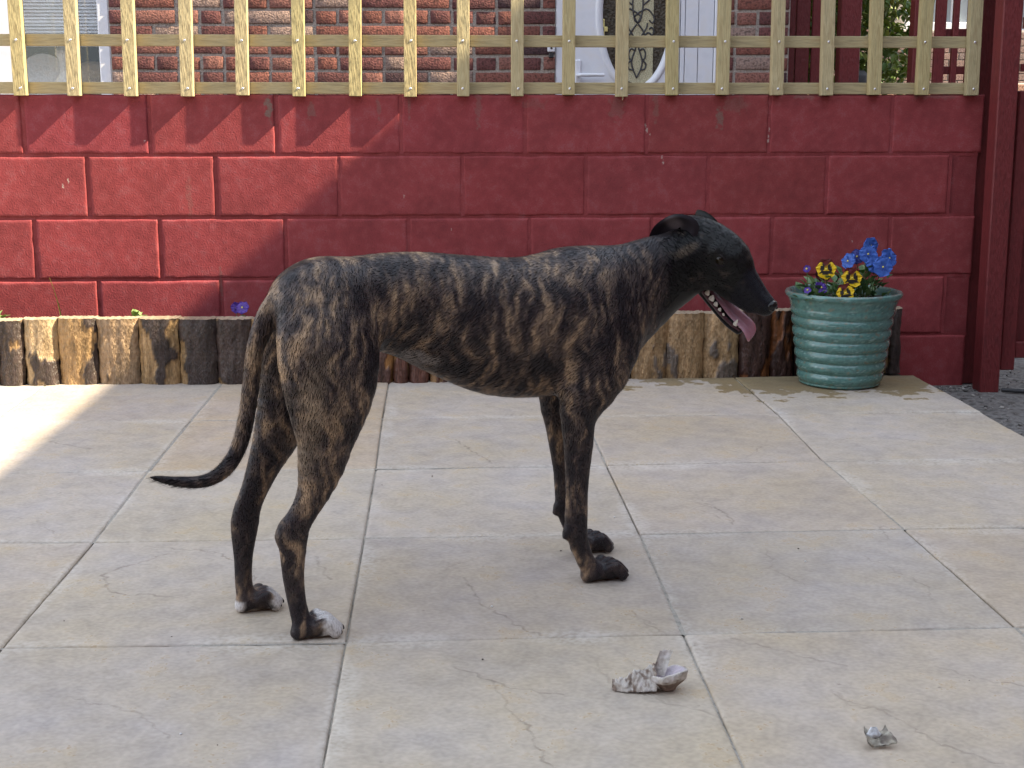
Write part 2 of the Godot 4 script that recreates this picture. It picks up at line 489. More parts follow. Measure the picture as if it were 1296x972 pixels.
# ---------------------------------------------------------------- the red wall
const WZ := -5.016
func block_wall() -> void:
	var W := 1680
	var H := 480
	var lo := Vector2(-2.0, -0.2)
	var k := 400.0
	var n1 := noise(0.012, 4, 51).get_image(W, H, false, false, false).get_data()
	var n2 := noise(0.38, 3, 52).get_image(W, H, false, false, false).get_data()
	var n3 := noise(0.05, 4, 53).get_image(W, H, false, false, false).get_data()
	var worn := PackedByteArray()
	worn.resize(W * H); worn.fill(0)
	var wn := noise(0.08, 3, 54)
	# where the paint has worn through, run or chipped: x, y, half width, half height, strength
	for s in [[-0.452, 0.945, 0.014, 0.05, 255], [-0.06, 0.93, 0.008, 0.05, 120], [0.30, 0.93, 0.012, 0.06, 110], [0.805, 0.943, 0.03, 0.05, 90], [1.184, 0.905, 0.016, 0.045, 190], [1.24, 0.95, 0.05, 0.03, 80],
		[0.05, 0.945, 0.006, 0.05, 120], [-0.30, 0.93, 0.02, 0.03, 120], [0.95, 0.94, 0.012, 0.05, 100], [-0.75, 0.62, 0.012, 0.08, 70], [0.5, 0.95, 0.05, 0.02, 70], [-0.65, 0.3, 0.006, 0.09, 110], [1.5, 0.98, 0.06, 0.012, 110], [2.0, 0.98, 0.1, 0.012, 90]]:
		for yy in range(int((s[1] - s[3] * 1.5 - lo.y) * k), int((s[1] + s[3] * 1.5 - lo.y) * k)):
			for xx in range(int((s[0] - s[2] * 1.6 - lo.x) * k), int((s[0] + s[2] * 1.6 - lo.x) * k)):
				if xx < 0 or yy < 0 or xx >= W or yy >= H: continue
				var d := Vector2((xx / k + lo.x - s[0]) / s[2], (yy / k + lo.y - s[1]) / s[3]).length() + wn.get_noise_2d(xx, yy) * 0.9
				if d < 1.0: worn[yy * W + xx] = maxi(worn[yy * W + xx], int(s[4] * clampf((1.0 - d) * 3.0, 0, 1)))
	var chip := PackedByteArray()
	chip.resize(W * H); chip.fill(0)
	for s in [[1.368, 0.835, 4], [1.368, 0.818, 5], [1.37, 0.86, 3], [0.914, 0.875, 4], [0.918, 0.858, 5], [0.93, 0.845, 3], [0.975, 0.76, 4], [0.98, 0.74, 5], [-1.2, 0.66, 5], [-1.18, 0.68, 4], [0.03, 0.62, 3], [-0.12, 0.24, 3], [0.2, 0.5, 2], [-0.9, 0.82, 3], [1.05, 0.35, 3], [1.7, 0.45, 3]]:
		for yy in range(-6, 7):
			for xx in range(-3, 4):
				var X := int((s[0] - lo.x) * k) + xx
				var Y := int((s[1] - lo.y) * k) + yy
				if Vector2(xx * 2.2, yy).length() + wn.get_noise_2d(X * 4, Y * 4) * 3.0 < s[2] * 0.62: chip[Y * W + X] = 255
	var rows := []
	rows.resize(H)
	par(H, func(y: int) -> void:
		var row := PackedByteArray()
		row.resize(W * 3)
		for x in W:
			var i := y * W + x
			var a := n1[i] / 255.0 - 0.5
			var b := n2[i] / 255.0 - 0.5
			var e := n3[i] / 255.0 - 0.5
			var t := 1.0 + 0.45 * a + 0.40 * b + 0.30 * e
			var r0 := 0.258 * t
			var g0 := 0.0415 * t + 0.02 * maxf(0.0, e)
			var b0 := 0.0465 * t + 0.02 * maxf(0.0, e)
			var chalk := clampf((b + e * 0.8 + a * 0.6 - 0.16) * 2.6, 0, 1) * 0.55
			r0 += (0.24 - r0) * chalk; g0 += (0.10 - g0) * chalk; b0 += (0.11 - b0) * chalk
			var w := worn[i] / 255.0 * clampf(0.75 + b * 1.5, 0, 1)
			r0 += (0.17 - r0) * w; g0 += (0.135 - g0) * w; b0 += (0.115 - b0) * w
			if chip[i] > 0: r0 = 0.40; g0 = 0.30; b0 = 0.27
			if b < -0.36 and e < 0.05: r0 *= 0.6; g0 *= 0.6; b0 *= 0.6      # open pores of the concrete
			var o := x * 3
			row[o] = int(clampf(pow(r0, 0.4545), 0, 1) * 255); row[o + 1] = int(clampf(pow(g0, 0.4545), 0, 1) * 255); row[o + 2] = int(clampf(pow(b0, 0.4545), 0, 1) * 255)
		rows[H - 1 - y] = row)
	var col := PackedByteArray()
	for y in H: col.append_array(rows[y])
	var m := StandardMaterial3D.new()
	m.albedo_texture = ImageTexture.create_from_image(Image.create_from_data(W, H, false, Image.FORMAT_RGB8, col))
	m.vertex_color_use_as_albedo = true
	m.roughness = 0.72; m.metallic_specular = 0.35
	m.normal_enabled = true; m.normal_scale = 0.32
	m.normal_texture = ImageTexture.create_from_image(block_relief(n2, n3, n1, W, H))
	var uv := func(mb: MB):
		for q in mb.v.size(): mb.t[q] = Vector2((mb.v[q].x - lo.x) / (W / k), 1.0 - (mb.v[q].y - lo.y) / (H / k))
	var wall := thing("block_wall", "low garden wall of large concrete blocks painted dark red", "wall")
	var top := 0.996
	var core := MB.new()
	core.box(Vector3(-3.2, -0.16, WZ - 0.094), Vector3(2.16, top - 0.02, WZ - 0.007), 0.002, Color(0.8, 0.8, 0.8))
	uv.call(core)
	put("mortar", core.mesh(), m, wall)
	var fill := MB.new()
	var rn := noise(14.0, 3, 55)
	for c in 5:
		var y1 := top - c * 0.2253 - (0.0105 if c == 0 else 0.0038)
		var y0 := top - (c + 1) * 0.2253 + 0.0038
		if c == 4: y0 = -0.16
		var joints := []
		var off: float = [-0.881, -0.656, -0.862, -0.646, -0.83][c]
		var x := off - 5 * 0.45
		while x < 2.4: joints.append(x + rnd(-0.006, 0.006)); x += 0.4505
		for q in joints.size() - 1:
			var deep: bool = joints[q + 1] < -0.3
			var a: float = maxf(joints[q] + (0.006 if joints[q] < -0.3 else 0.003), -3.2)
			var b: float = minf(joints[q + 1] - (0.006 if deep else 0.003), 2.172 - 0.004 * c)
			if b - a < 0.02: continue
			var mb := MB.new()
			var proud := rnd(-0.0015, 0.0018)
			var t := rnd(0.90, 1.06)
			var tint := Color(t, t * rnd(0.94, 1.06), t * rnd(0.94, 1.06))
			var NX := 30
			var NY := 16
			var crowd := func(i: int, n: int, len_: float) -> float:
				var e: Array = [0.0, 0.0025, 0.007, 0.014]
				return e[i] / len_ if i < 4 else (1.0 - e[n - i] / len_ if n - i < 4 else lerpf(0.014 / len_, 1.0 - 0.014 / len_, float(i - 3) / (n - 6)))
			var at := func(i: int, j: int) -> Vector3:
				var u: float = crowd.call(i, NX, b - a)
				var w: float = crowd.call(j, NY, y1 - y0)
				var px := lerpf(a, b, u)
				var py := lerpf(y0, y1, w)
				var rim := minf(minf(u, 1 - u) * (b - a), minf(w, 1 - w) * (y1 - y0))
				var rr := 0.0048 + 0.0036 * rn.get_noise_2d(px, py)
				var z := WZ + proud + 0.0011 * rn.get_noise_3d(px * 2.2, py * 2.2, 3.0) - 0.008 * pow(clampf(1.0 - rim / rr, 0, 1), 1.8)
				var sag := 0.0022 * rn.get_noise_2d(px * 0.35, c * 9.0)
				return Vector3(px + 0.001 * rn.get_noise_2d(py * 2, q), py + sag, z)
			mb.grid(NX, NY, at, func(_i, _j, _p): return tint)
			mb.quad(Vector3(a, y1 - 0.002, WZ - 0.006), Vector3(b, y1 - 0.002, WZ - 0.006), Vector3(b, y1 - 0.003, WZ - 0.09), Vector3(a, y1 - 0.003, WZ - 0.09), tint)
			uv.call(mb)
			put("block", mb.mesh(), m, wall)
			# the upright joint: deep at the left, filled nearly flush with paint and mortar at the right
			if b < 2.1:
				var j0: float = joints[q + 1] - 0.008
				var j1: float = joints[q + 1] + 0.008
				var zz := WZ - (0.0065 if deep else rnd(0.0012, 0.0028))
				fill.grid(2, 14, func(i: int, j: int): return Vector3(lerpf(j0, j1, i / 2.0), lerpf(y0, y1, j / 14.0), zz + 0.0012 * rn.get_noise_2d(j * 0.2, q + c * 7)), func(_i, _j, _p): return Color(0.92, 0.92, 0.92))
	for c in range(1, 5):
		var yc := top - c * 0.2253
		fill.grid(180, 2, func(i: int, j: int):
			var px := -3.2 + 5.36 * i / 180.0
			return Vector3(px, yc + 0.007 * (j - 1), WZ - 0.0045 + 0.0025 * rn.get_noise_2d(px * 0.8, c * 5.0) + 0.001 * (j - 1)), func(_i, _j, _p): return Color(0.92, 0.92, 0.92))
	uv.call(fill)
	put("pointing", fill.mesh(), m, wall).set_meta("kind", "stuff")

func block_relief(fine: PackedByteArray, mid: PackedByteArray, wide: PackedByteArray, W: int, H: int) -> Image:
	var d := PackedByteArray()
	d.resize(W * H)
	for y in H:
		for x in W:
			var i := y * W + x
			d[(H - 1 - y) * W + x] = int(clampf(fine[i] * 0.85 + mid[i] * 0.07 + wide[i] * 0.06 - (60 if fine[i] < 40 else 0), 0, 255))
	var im := Image.create_from_data(W, H, false, Image.FORMAT_L8, d)
	im.convert(Image.FORMAT_RGBA8)
	im.bump_map_to_normal_map(1.8)
	return im

# ---------------------------------------------------------------- the trellis on the wall
func trellis() -> void:
	var t := thing("trellis", "square wooden trellis of pale green-gold battens on top of the red wall", "trellis")
	var tops := [[-1.528, 0.0], [-1.319, 0.0], [-1.128, 0.004], [-0.929, 0.005], [-0.728, 0.007], [-0.533, 0.007], [-0.334, 0.006], [-0.133, 0.006], [0.061, 0.003], [0.250, 0.002], [0.443, 0.0], [0.628, 0.0], [0.820, -0.001], [1.000, -0.004], [1.188, 0.0], [1.384, -0.004], [1.565, -0.007], [1.742, -0.006], [1.925, 0.0], [2.106, -0.004]]
	tops.push_front([-1.73, 0.0]); tops.push_front([-1.93, 0.0]); tops.push_front([-2.13, 0.0]); tops.push_front([-2.33, 0.0])
	var wn := noise(3.0, 2, 61)
	for i in tops.size():
		var mb := MB.new()
		var k := rnd(0.9, 1.08)
		var c := Color(k, k * rnd(0.97, 1.03), k * rnd(0.85, 1.05))
		var len_ := 0.95
		var dy := rnd(-0.005, 0.004)
		var lean: float = -tops[i][1] / 0.33
		var xf := Transform3D(Basis(Vector3(0, 0, 1), lean * 0.9), Vector3(tops[i][0] + 0.0 - tops[i][1] * 0.5, 1.145, -5.0145))
		mb.box(Vector3(-0.0222, -0.163 + dy, 0.0), Vector3(0.0222, -0.163 + len_, 0.0345), 0.0016, c)
		put("upright_slat", mb.mesh(), M.wood, t, xf)
		for y: float in [1.006, 1.172, 1.372, 1.572, 1.772]:
			if rng.randf() < 0.12: continue
			var s := MB.new()
			var px: float = tops[i][0] - tops[i][1] * 0.5 - lean * (y - 1.145) + rnd(-0.004, 0.004)
			var dome := func(a: int, b: int) -> Vector3:
				var an := TAU * a / 8.0
				var rr: float = [0.0048, 0.004, 0.002, 0.0][b]
				return Vector3(px + cos(an) * rr, y + sin(an) * rr + rnd(-0.0001, 0.0001), -4.9798 + [0.0, 0.0012, 0.0019, 0.0021][b])
			s.grid(8, 3, dome, func(_a, _b, _p): return Color.WHITE, true)
			put("screw", s.mesh(), M.steel, t)
	for y: float in [1.0085, 1.174, 1.374, 1.574, 1.774]:
		var mb := MB.new()
		mb.box(Vector3(-2.4, y - 0.0205, -5.034), Vector3(2.145, y + 0.0205, -5.0155), 0.0016, Color(1, 1, 1))
		put("cross_rail", mb.mesh(), M.rail, t)
	# the splinter under one slat and shreds of wood
	var sp := MB.new()
	sp.tube([Vector3(0.822, 0.985, -4.99), Vector3(0.826, 0.972, -4.989), Vector3(0.823, 0.966, -4.988)], [0.004, 0.0025, 0.0006], 5)
	put("splinter", sp.mesh(), M.wood, t)

# ---------------------------------------------------------------- the brick house behind
func brick_tone() -> Color:
	var k := rng.randf()
	var c := Color(0.245, 0.090, 0.068)
	if k < 0.25: c = Color(0.17, 0.062, 0.058)
	elif k < 0.4: c = Color(0.09, 0.045, 0.05)
	elif k < 0.6: c = Color(0.29, 0.125, 0.098)
	elif k < 0.70: c = Color(0.36, 0.25, 0.21)
	var t := rnd(0.85, 1.15)
	return Color(c.r * t, c.g * t, c.b * t)

const HZ := -7.0
func brick_house() -> void:
	var h := thing("brick_house", "old red brick house behind the trellis with a white door and window", "house")
	var mortar := MB.new()
	# the wall behind the bricks, with holes left for window and door
	var wz0 := HZ - 0.22
	var wz1 := HZ - 0.008
	for r in [[-3.6, -2.62, -0.1, 5.2], [-2.62, -1.47, -0.1, 0.93], [-2.62, -1.47, 2.05, 5.2], [-1.47, 0.74, -0.1, 5.2], [0.74, 1.59, 2.12, 5.2], [1.59, 1.93, -0.1, 5.2]]:
		mortar.box(Vector3(r[0], r[2], wz0), Vector3(r[1], r[3], wz1), 0.001)
	mortar.box(Vector3(-3.6, -0.1, -12.0), Vector3(-3.4, 5.2, wz0), 0.001)
	mortar.box(Vector3(1.73, -0.1, -12.0), Vector3(1.922, 5.2, wz0 - 0.002), 0.001)
	mortar.box(Vector3(-3.4, -0.1, -12.0), Vector3(1.73, 5.2, -11.8), 0.001)
	put("wall", mortar.mesh(), M.mortar, h)
	var rest := MB.new()
	var meshes := []
	for size: float in [0.215, 0.102, 0.155]:
		for q in 5:
			meshes.append([size, brick_mesh(size, q)])
	var mats := []
	var hole := func(x0: float, x1: float, y: float) -> bool:
		return (x1 > -2.62 and x0 < -1.47 and y > 0.90 and y < 2.05) or (x1 > 0.74 and x0 < 1.59 and y < 2.12)
	for row in range(-1, 69):
		var y := 0.035 + row * 0.0748 + 0.012
		var near := y > 0.99 and y < 1.62
		var header_row := row % 3 == 0
		var x := -3.58 + (0.056 if header_row else (0.11 if row % 2 else 0.0)) + rnd(-0.01, 0.01)
		while x < 1.91:
			var size: float = 0.102 if header_row and rng.randf() < 0.8 else 0.215
			if not header_row and rng.randf() < 0.16: size = 0.102
			var x1 := x + size
			for edge: float in [-2.62, 0.74, 1.925]:      # bricks cut at the openings
				if x < edge and x1 > edge - 0.03: x1 = edge
			for edge: float in [-1.47, 1.59]:
				if x < edge and x1 > edge: x = edge
			if x1 - x > 0.03 and not hole.call(x + 0.005, x1 - 0.005, y):
				var c := brick_tone()
				var wob := Vector3(0, rnd(-0.003, 0.003), rnd(-0.003, 0.003))
				if near and x > -2.75:
					var best: Array = meshes[0]
					var off := rng.randi() % 5
					var grp := 0 if x1 - x > 0.185 else (10 if x1 - x > 0.128 else 5)
					best = meshes[grp + off]
					var xf := Transform3D(Basis(Vector3(0, 0, 1), rnd(-0.008, 0.008)).scaled_local(Vector3((x1 - x) / best[0], 1, 1)), Vector3((x + x1) / 2, y, HZ) + wob)
					var bm: StandardMaterial3D = null
					if mats.size() < 28:
						bm = M.brick.duplicate()
						bm.albedo_color = c.linear_to_srgb(); mats.append(bm)
					else: bm = mats[rng.randi() % 28]
					put("brick", best[1], bm, h, xf)
				else:
					rest.box(Vector3(x, y - 0.032, HZ - 0.03) + wob, Vector3(x1, y + 0.032, HZ) + wob, 0.004, c)
			x = x1 + 0.0115
	put("brickwork", rest.mesh(), M.brick, h).set_meta("kind", "stuff")
	var roof := MB.new()
	for s in [[-6.75, 5.1, -9.5, 7.0], [-12.25, 5.1, -9.5, 7.0]]:
		var a := Vector3(-3.8, s[1], s[0])
		var b := Vector3(2.1, s[1], s[0])
		var d := Vector3(2.1, s[3], s[2])
		var e := Vector3(-3.8, s[3], s[2])
		roof.quad(a, b, d, e); roof.quad(a - Vector3(0, .12, 0), b - Vector3(0, .12, 0), d - Vector3(0, .12, 0), e - Vector3(0, .12, 0)); roof.quad(a, b, b - Vector3(0, .12, 0), a - Vector3(0, .12, 0))
	roof.face(Vector3(1.9, 5.15, -7.1), Vector3(1.9, 5.15, -11.9), Vector3(1.9, 6.8, -9.5))
	roof.face(Vector3(-3.5, 5.15, -7.1), Vector3(-3.5, 5.15, -11.9), Vector3(-3.5, 6.8, -9.5))
	put("roof", roof.mesh(), M.slate, h)

	# window: white plastic frame, blind half down, things standing on the sill inside
	var wf := MB.new()
	var f0 := HZ - 0.06
	var f1 := HZ - 0.012
	wf.box(Vector3(-1.53, 0.93, f0), Vector3(-1.472, 2.05, f1), 0.006)
	wf.box(Vector3(-2.618, 0.93, f0), Vector3(-2.56, 2.05, f1), 0.006)
	wf.box(Vector3(-2.56, 0.93, f0), Vector3(-1.53, 0.99, f1 - 0.001), 0.006)
	wf.box(Vector3(-2.56, 1.99, f0), Vector3(-1.53, 2.05, f1 - 0.001), 0.006)
	wf.box(Vector3(-2.03, 0.99, f0), Vector3(-1.955, 1.99, f1 - 0.002), 0.006)
	var win := put("window", wf.mesh(), M.white, h)
	win.set_meta("label", "white framed window with a pale blind half lowered")
	var sill := MB.new()
	sill.box(Vector3(-2.66, 0.885, HZ - 0.06), Vector3(-1.43, 0.928, HZ + 0.05), 0.006)
	put("sill", sill.mesh(), M.white, win)
	for q in [[-2.558, -2.032], [-1.953, -1.532]]:
		var pane := MB.new()
		pane.box(Vector3(q[0], 0.992, HZ - 0.042), Vector3(q[1], 1.988, HZ - 0.036), 0.001)
		put("pane", pane.mesh(), M.glass, win)
	var blind_m := mat(lin(0.66, 0.68, 0.72), 0.7, 0.05, 3.0)
	for q in 45:
		var y := 1.262 + q * 0.0165
		var sl := MB.new()
		sl.box(Vector3(-2.555, -0.0009, -0.0105), Vector3(-1.535, 0.0009, 0.0105), 0.0004)
		put("blind_slat", sl.mesh(), blind_m, win, Transform3D(Basis(Vector3(1, 0, 0), 0.95), Vector3(0, y, HZ - 0.12)))
	var room := MB.new()
	room.box(Vector3(-3.0, 0.0, -9.2), Vector3(-1.0, 2.4, -9.1), 0.01)
	room.box(Vector3(-3.0, 0.0, -9.1), Vector3(-2.95, 2.4, -7.23), 0.01)
	room.box(Vector3(-1.05, 0.0, -9.1), Vector3(-1.0, 2.4, -7.23), 0.01)
	room.box(Vector3(-2.95, 2.35, -9.1), Vector3(-1.05, 2.4, -7.23), 0.01)
	room.box(Vector3(-2.95, 0.0, -9.1), Vector3(-1.05, 0.05, -7.23), 0.01)
	put("room_wall", room.mesh(), mat(lin(0.06, 0.045, 0.04), 0.9, 0.2, 2.0), h)
	var board := MB.new()
	board.box(Vector3(-2.6, 0.935, -7.45), Vector3(-1.49, 0.96, -7.062), 0.004)
	put("inner_sill", board.mesh(), M.white, h)

	# door: white panelled, an oval of leaded glass, a lever handle; two grooves in the plain side strip
	var door := MB.new()
	var cx := 1.152
	var cy := 1.42
	var rx := 0.172
	var ry := 0.36
	# the leaf with an oval hole, as a ring of quads to the outline of the door
	var ring := 48
	var zf := HZ - 0.02
	var outl := []
	for q in ring:
		var a := TAU * q / ring
		var dir := Vector2(cos(a), sin(a))
		var sx := ((1.372 - cx) if dir.x > 0 else (cx - 0.80)) / maxf(absf(dir.x), 1e-4)
		var sy := ((2.06 - cy) if dir.y > 0 else (cy - 0.0)) / maxf(absf(dir.y), 1e-4)
		outl.append(Vector2(cx, cy) + dir * minf(sx, sy))
	for q in ring:
		var a := TAU * q / ring
		var b := TAU * (q + 1) / ring
		var i0 := Vector2(cx + cos(a) * (rx + 0.035), cy + sin(a) * (ry + 0.035))
		var i1 := Vector2(cx + cos(b) * (rx + 0.035), cy + sin(b) * (ry + 0.035))
		var o0: Vector2 = outl[q]
		var o1: Vector2 = outl[(q + 1) % ring]
		door.quad(Vector3(i0.x, i0.y, zf), Vector3(o0.x, o0.y, zf), Vector3(o1.x, o1.y, zf), Vector3(i1.x, i1.y, zf))
	for cr in [[0.80, 0.0], [1.372, 0.0], [1.372, 2.06], [0.80, 2.06]]:       # the four corners the ring leaves
		var best := 0
		for q in ring:
			var m: Vector2 = (outl[q] + outl[(q + 1) % ring]) / 2
			if m.distance_to(Vector2(cr[0], cr[1])) < ((outl[best] + outl[(best + 1) % ring]) / 2).distance_to(Vector2(cr[0], cr[1])): best = q
		var o0: Vector2 = outl[best]
		var o1: Vector2 = outl[(best + 1) % ring]
		door.face(Vector3(o0.x, o0.y, zf), Vector3(cr[0], cr[1], zf), Vector3(o1.x, o1.y, zf))
	for q in [[1.376, 1.398], [1.4015, 1.4655], [1.469, 1.545]]:
		door.box(Vector3(q[0], 0.0, HZ - 0.06), Vector3(q[1], 2.06, HZ - 0.02), 0.002)
	door.box(Vector3(0.80, 0.0, HZ - 0.07), Vector3(1.545, 2.06, HZ - 0.061), 0.001)
	var d := put("door", door.mesh(), M.white, h)
	d.set_meta("label", "white door with a leaded oval glass and grooved strip")
	var df := MB.new()
	df.box(Vector3(0.742, 0.0, HZ - 0.09), Vector3(0.797, 2.118, HZ - 0.008), 0.005)
	df.box(Vector3(1.548, 0.0, HZ - 0.09), Vector3(1.588, 2.118, HZ - 0.008), 0.005)
	df.box(Vector3(0.797, 2.063, HZ - 0.09), Vector3(1.548, 2.118, HZ - 0.009), 0.005)
	put("door_frame", df.mesh(), M.white, d)
	var ovalr := MB.new()
	var prof := [[0.040, -0.004], [0.034, 0.006], [0.024, 0.010], [0.010, 0.007], [0.0, -0.002], [-0.004, -0.02]]
	ovalr.grid(64, 5, func(i: int, j: int):
		var a := TAU * i / 64.0
		return Vector3(cx + cos(a) * (rx + prof[j][0]), cy + sin(a) * (ry + prof[j][0]), zf + prof[j][1]), func(_i, _j, _p): return Color.WHITE, true)
	put("oval_moulding", ovalr.mesh(), M.white, d)
	var gl := MB.new()
	gl.grid(40, 10, func(i: int, j: int):
		var a := TAU * i / 40.0
		return Vector3(cx + cos(a) * rx * (1.0 - j / 10.0 * 0.9999), cy + sin(a) * ry * (1.0 - j / 10.0 * 0.9999), zf - 0.012), func(_i, _j, _p): return Color.WHITE, true)
	var gm := mat(lin(0.085, 0.070, 0.052), 0.25, 0.45, 5.0, 1.2)
	gm.metallic_specular = 0.3
	put("leaded_pane", gl.mesh(), gm, d)
	var mid := MB.new()
	mid.grid(30, 1, func(i: int, j: int):
		var s := -1.0 + 2.0 * i / 30.0
		var y := cy + s * ry * 0.985
		var w := minf(0.075, rx * sqrt(maxf(0.0, 1.0 - s * s)) * 0.96)
		return Vector3(cx + (w if j == 1 else -w) + 0.012, y, zf - 0.0105), func(_i, _j, _p): return Color.WHITE)
	put("textured_pane", mid.mesh(), mat(lin(0.56, 0.52, 0.34), 0.3, 0.35, 14.0, 1.2), d)
	var lead := MB.new()
	for s: float in [-1.0, 1.0]:
		for cv in [[[0.0, 1.10], [0.022, 1.15], [0.026, 1.19], [0.010, 1.24], [0.004, 1.27]], [[0.004, 1.27], [0.022, 1.31], [0.045, 1.345], [0.05, 1.37]], [[0.0, 1.37], [0.02, 1.41], [0.026, 1.46], [0.022, 1.51], [0.0, 1.56]],
			[[0.012, 1.235], [0.03, 1.245], [0.042, 1.225], [0.04, 1.20], [0.03, 1.19]], [[0.03, 1.30], [0.055, 1.325], [0.075, 1.31], [0.082, 1.335], [0.07, 1.35], [0.06, 1.34]],
			[[0.004, 1.365], [0.03, 1.33], [0.05, 1.28], [0.04, 1.25]], [[0.0, 1.37], [-0.02, 1.40], [0.04, 1.44], [0.07, 1.42], [0.085, 1.39], [0.075, 1.37], [0.06, 1.385]], [[0.03, 1.46], [0.06, 1.49], [0.055, 1.53]], [[0.026, 1.19], [0.045, 1.17], [0.04, 1.145], [0.02, 1.14]]]:
			var pts := []
			var rad := []
			for q in 13:
				var f: float = q / 12.0 * (cv.size() - 1)
				var i := mini(int(f), cv.size() - 2)
				var g: float = f - i
				var p0: Array = cv[maxi(i - 1, 0)]
				var p1: Array = cv[i]
				var p2: Array = cv[i + 1]
				var p3: Array = cv[mini(i + 2, cv.size() - 1)]
				var p := Vector2(p1[0], p1[1]).cubic_interpolate(Vector2(p2[0], p2[1]), Vector2(p0[0], p0[1]), Vector2(p3[0], p3[1]), g)
				pts.append(Vector3(cx + 0.006 + s * p.x, p.y, zf - 0.009)); rad.append(0.0044)
			lead.tube(pts, rad, 5)
	put("lead_scroll", lead.mesh(), mat(lin(0.05, 0.05, 0.055), 0.4, 0.1), d)
	var brass := MB.new()
	for q in [[0.985, 1.34, 0.006, 0.05], [0.995, 1.34, 0.012, 0.012], [0.983, 1.375, 0.004, 0.01], [0.983, 1.305, 0.004, 0.01]]:
		brass.box(Vector3(q[0] - q[2], q[1] - q[3], zf - 0.01), Vector3(q[0] + q[2], q[1] + q[3], zf - 0.004), 0.002)
	put("brass_inlay", brass.mesh(), mat(lin(0.7, 0.6, 0.25), 0.3, 0.1), d)
	var hd := MB.new()
	hd.box(Vector3(0.842, 1.06, zf), Vector3(0.872, 1.19, zf + 0.012), 0.006)
	hd.tube([Vector3(0.857, 1.112, zf + 0.01), Vector3(0.857, 1.112, zf + 0.045), Vector3(0.875, 1.113, zf + 0.05), Vector3(0.985, 1.113, zf + 0.05)], [0.010, 0.010, 0.010, 0.008], 8)
	put("handle", hd.mesh(), M.white, d)
	var bell := MB.new()
	bell.box(Vector3(0.700, 1.225, HZ), Vector3(0.738, 1.262, HZ + 0.02), 0.004)
	bell.box(Vector3(0.708, 1.198, HZ), Vector3(0.732, 1.223, HZ + 0.012), 0.003, Color(0.06, 0.06, 0.06))
	bell.box(Vector3(0.714, 1.240, HZ + 0.02), Vector3(0.724, 1.252, HZ + 0.023), 0.001, Color(0.05, 0.05, 0.05))
	put("doorbell", bell.mesh(), M.white, h)
	# ornaments inside the window
	var orn := [["white round ornament on the sill behind the left window pane", -1.79, 1.19, 0.048], ["pale flower-shaped ornament leaning behind the window", -1.72, 1.205, 0.06]]
	var vase := MB.new()
	vase.grid(20, 12, func(i: int, j: int):
		var a := TAU * i / 20.0
		var r: float = [0.03, 0.05, 0.07, 0.08, 0.075, 0.05, 0.032, 0.028, 0.028, 0.034, 0.045, 0.042, 0.0][j]
		return Vector3(-1.76 + cos(a) * r, 0.961 + j * 0.026, -7.24 + sin(a) * r), func(_i, _j, _p): return Color(0.75, 0.72, 0.68), true)
	tag(put("vase", vase.mesh(), M.plain), "white round-bellied vase on the sill inside the brick house window", "vase")
	var pl := MB.new()
	pl.grid(24, 5, func(i: int, j: int):
		var a := TAU * i / 24.0
		var r: float = [0.0, 0.05, 0.10, 0.125, 0.128, 0.10][j]
		return Vector3(-1.885 + cos(a) * r, 1.10 + sin(a) * r, -7.30 + [0.0, 0.002, 0.006, 0.016, 0.010, -0.004][j]), func(_i, _j, _p): return Color(0.72, 0.72, 0.75), true)
	tag(put("plate", pl.mesh(), M.plain), "white plate standing upright behind the window of the brick house", "plate")
	var cu := MB.new()
	cu.grid(24, 12, func(i: int, j: int):
		var a := TAU * i / 24.0
		var b := PI * j / 12.0
		return Vector3(-1.62 + signf(cos(a)) * pow(absf(cos(a)), 0.6) * sin(b) * 0.13, 1.075 + signf(cos(b)) * pow(absf(cos(b)), 0.7) * 0.112, -7.26 + sin(a) * sin(b) * 0.06), func(_i, _j, _p): return Color(0.30, 0.22, 0.14), true)
	tag(put("cushion", cu.mesh(), M.plain), "beige cushion propped in the window of the brick house", "cushion")

func brick_mesh(size: float, sd: int) -> ArrayMesh:
	var mb := MB.new()
	var nz := noise(40.0, 3, 70 + sd)
	var s := Vector3(size / 2, 0.0325, 0.0)
	var NX := 6
	var NY := 3
	mb.grid(NX, NY, func(i: int, j: int):
		var u := lerpf(-s.x, s.x, i / float(NX))
		var w := lerpf(-s.y, s.y, j / float(NY))
		var rim: bool = i == 0 or i == NX or j == 0 or j == NY
		var q := Vector3(u + 0.003 * nz.get_noise_2d(u, w + 3), w + 0.003 * nz.get_noise_2d(u + 5, w), (-0.012 if rim else 0.0) + 0.0025 * nz.get_noise_2d(u * 0.7, w * 0.7 + 9))
		if i == 1: q.x = -s.x + 0.005
		if i == NX - 1: q.x = s.x - 0.005
		if j == 1: q.y = -s.y + 0.005
		if j == NY - 1: q.y = s.y - 0.005
		return q, func(_i, _j, _p): return Color.WHITE)
	return mb.mesh()

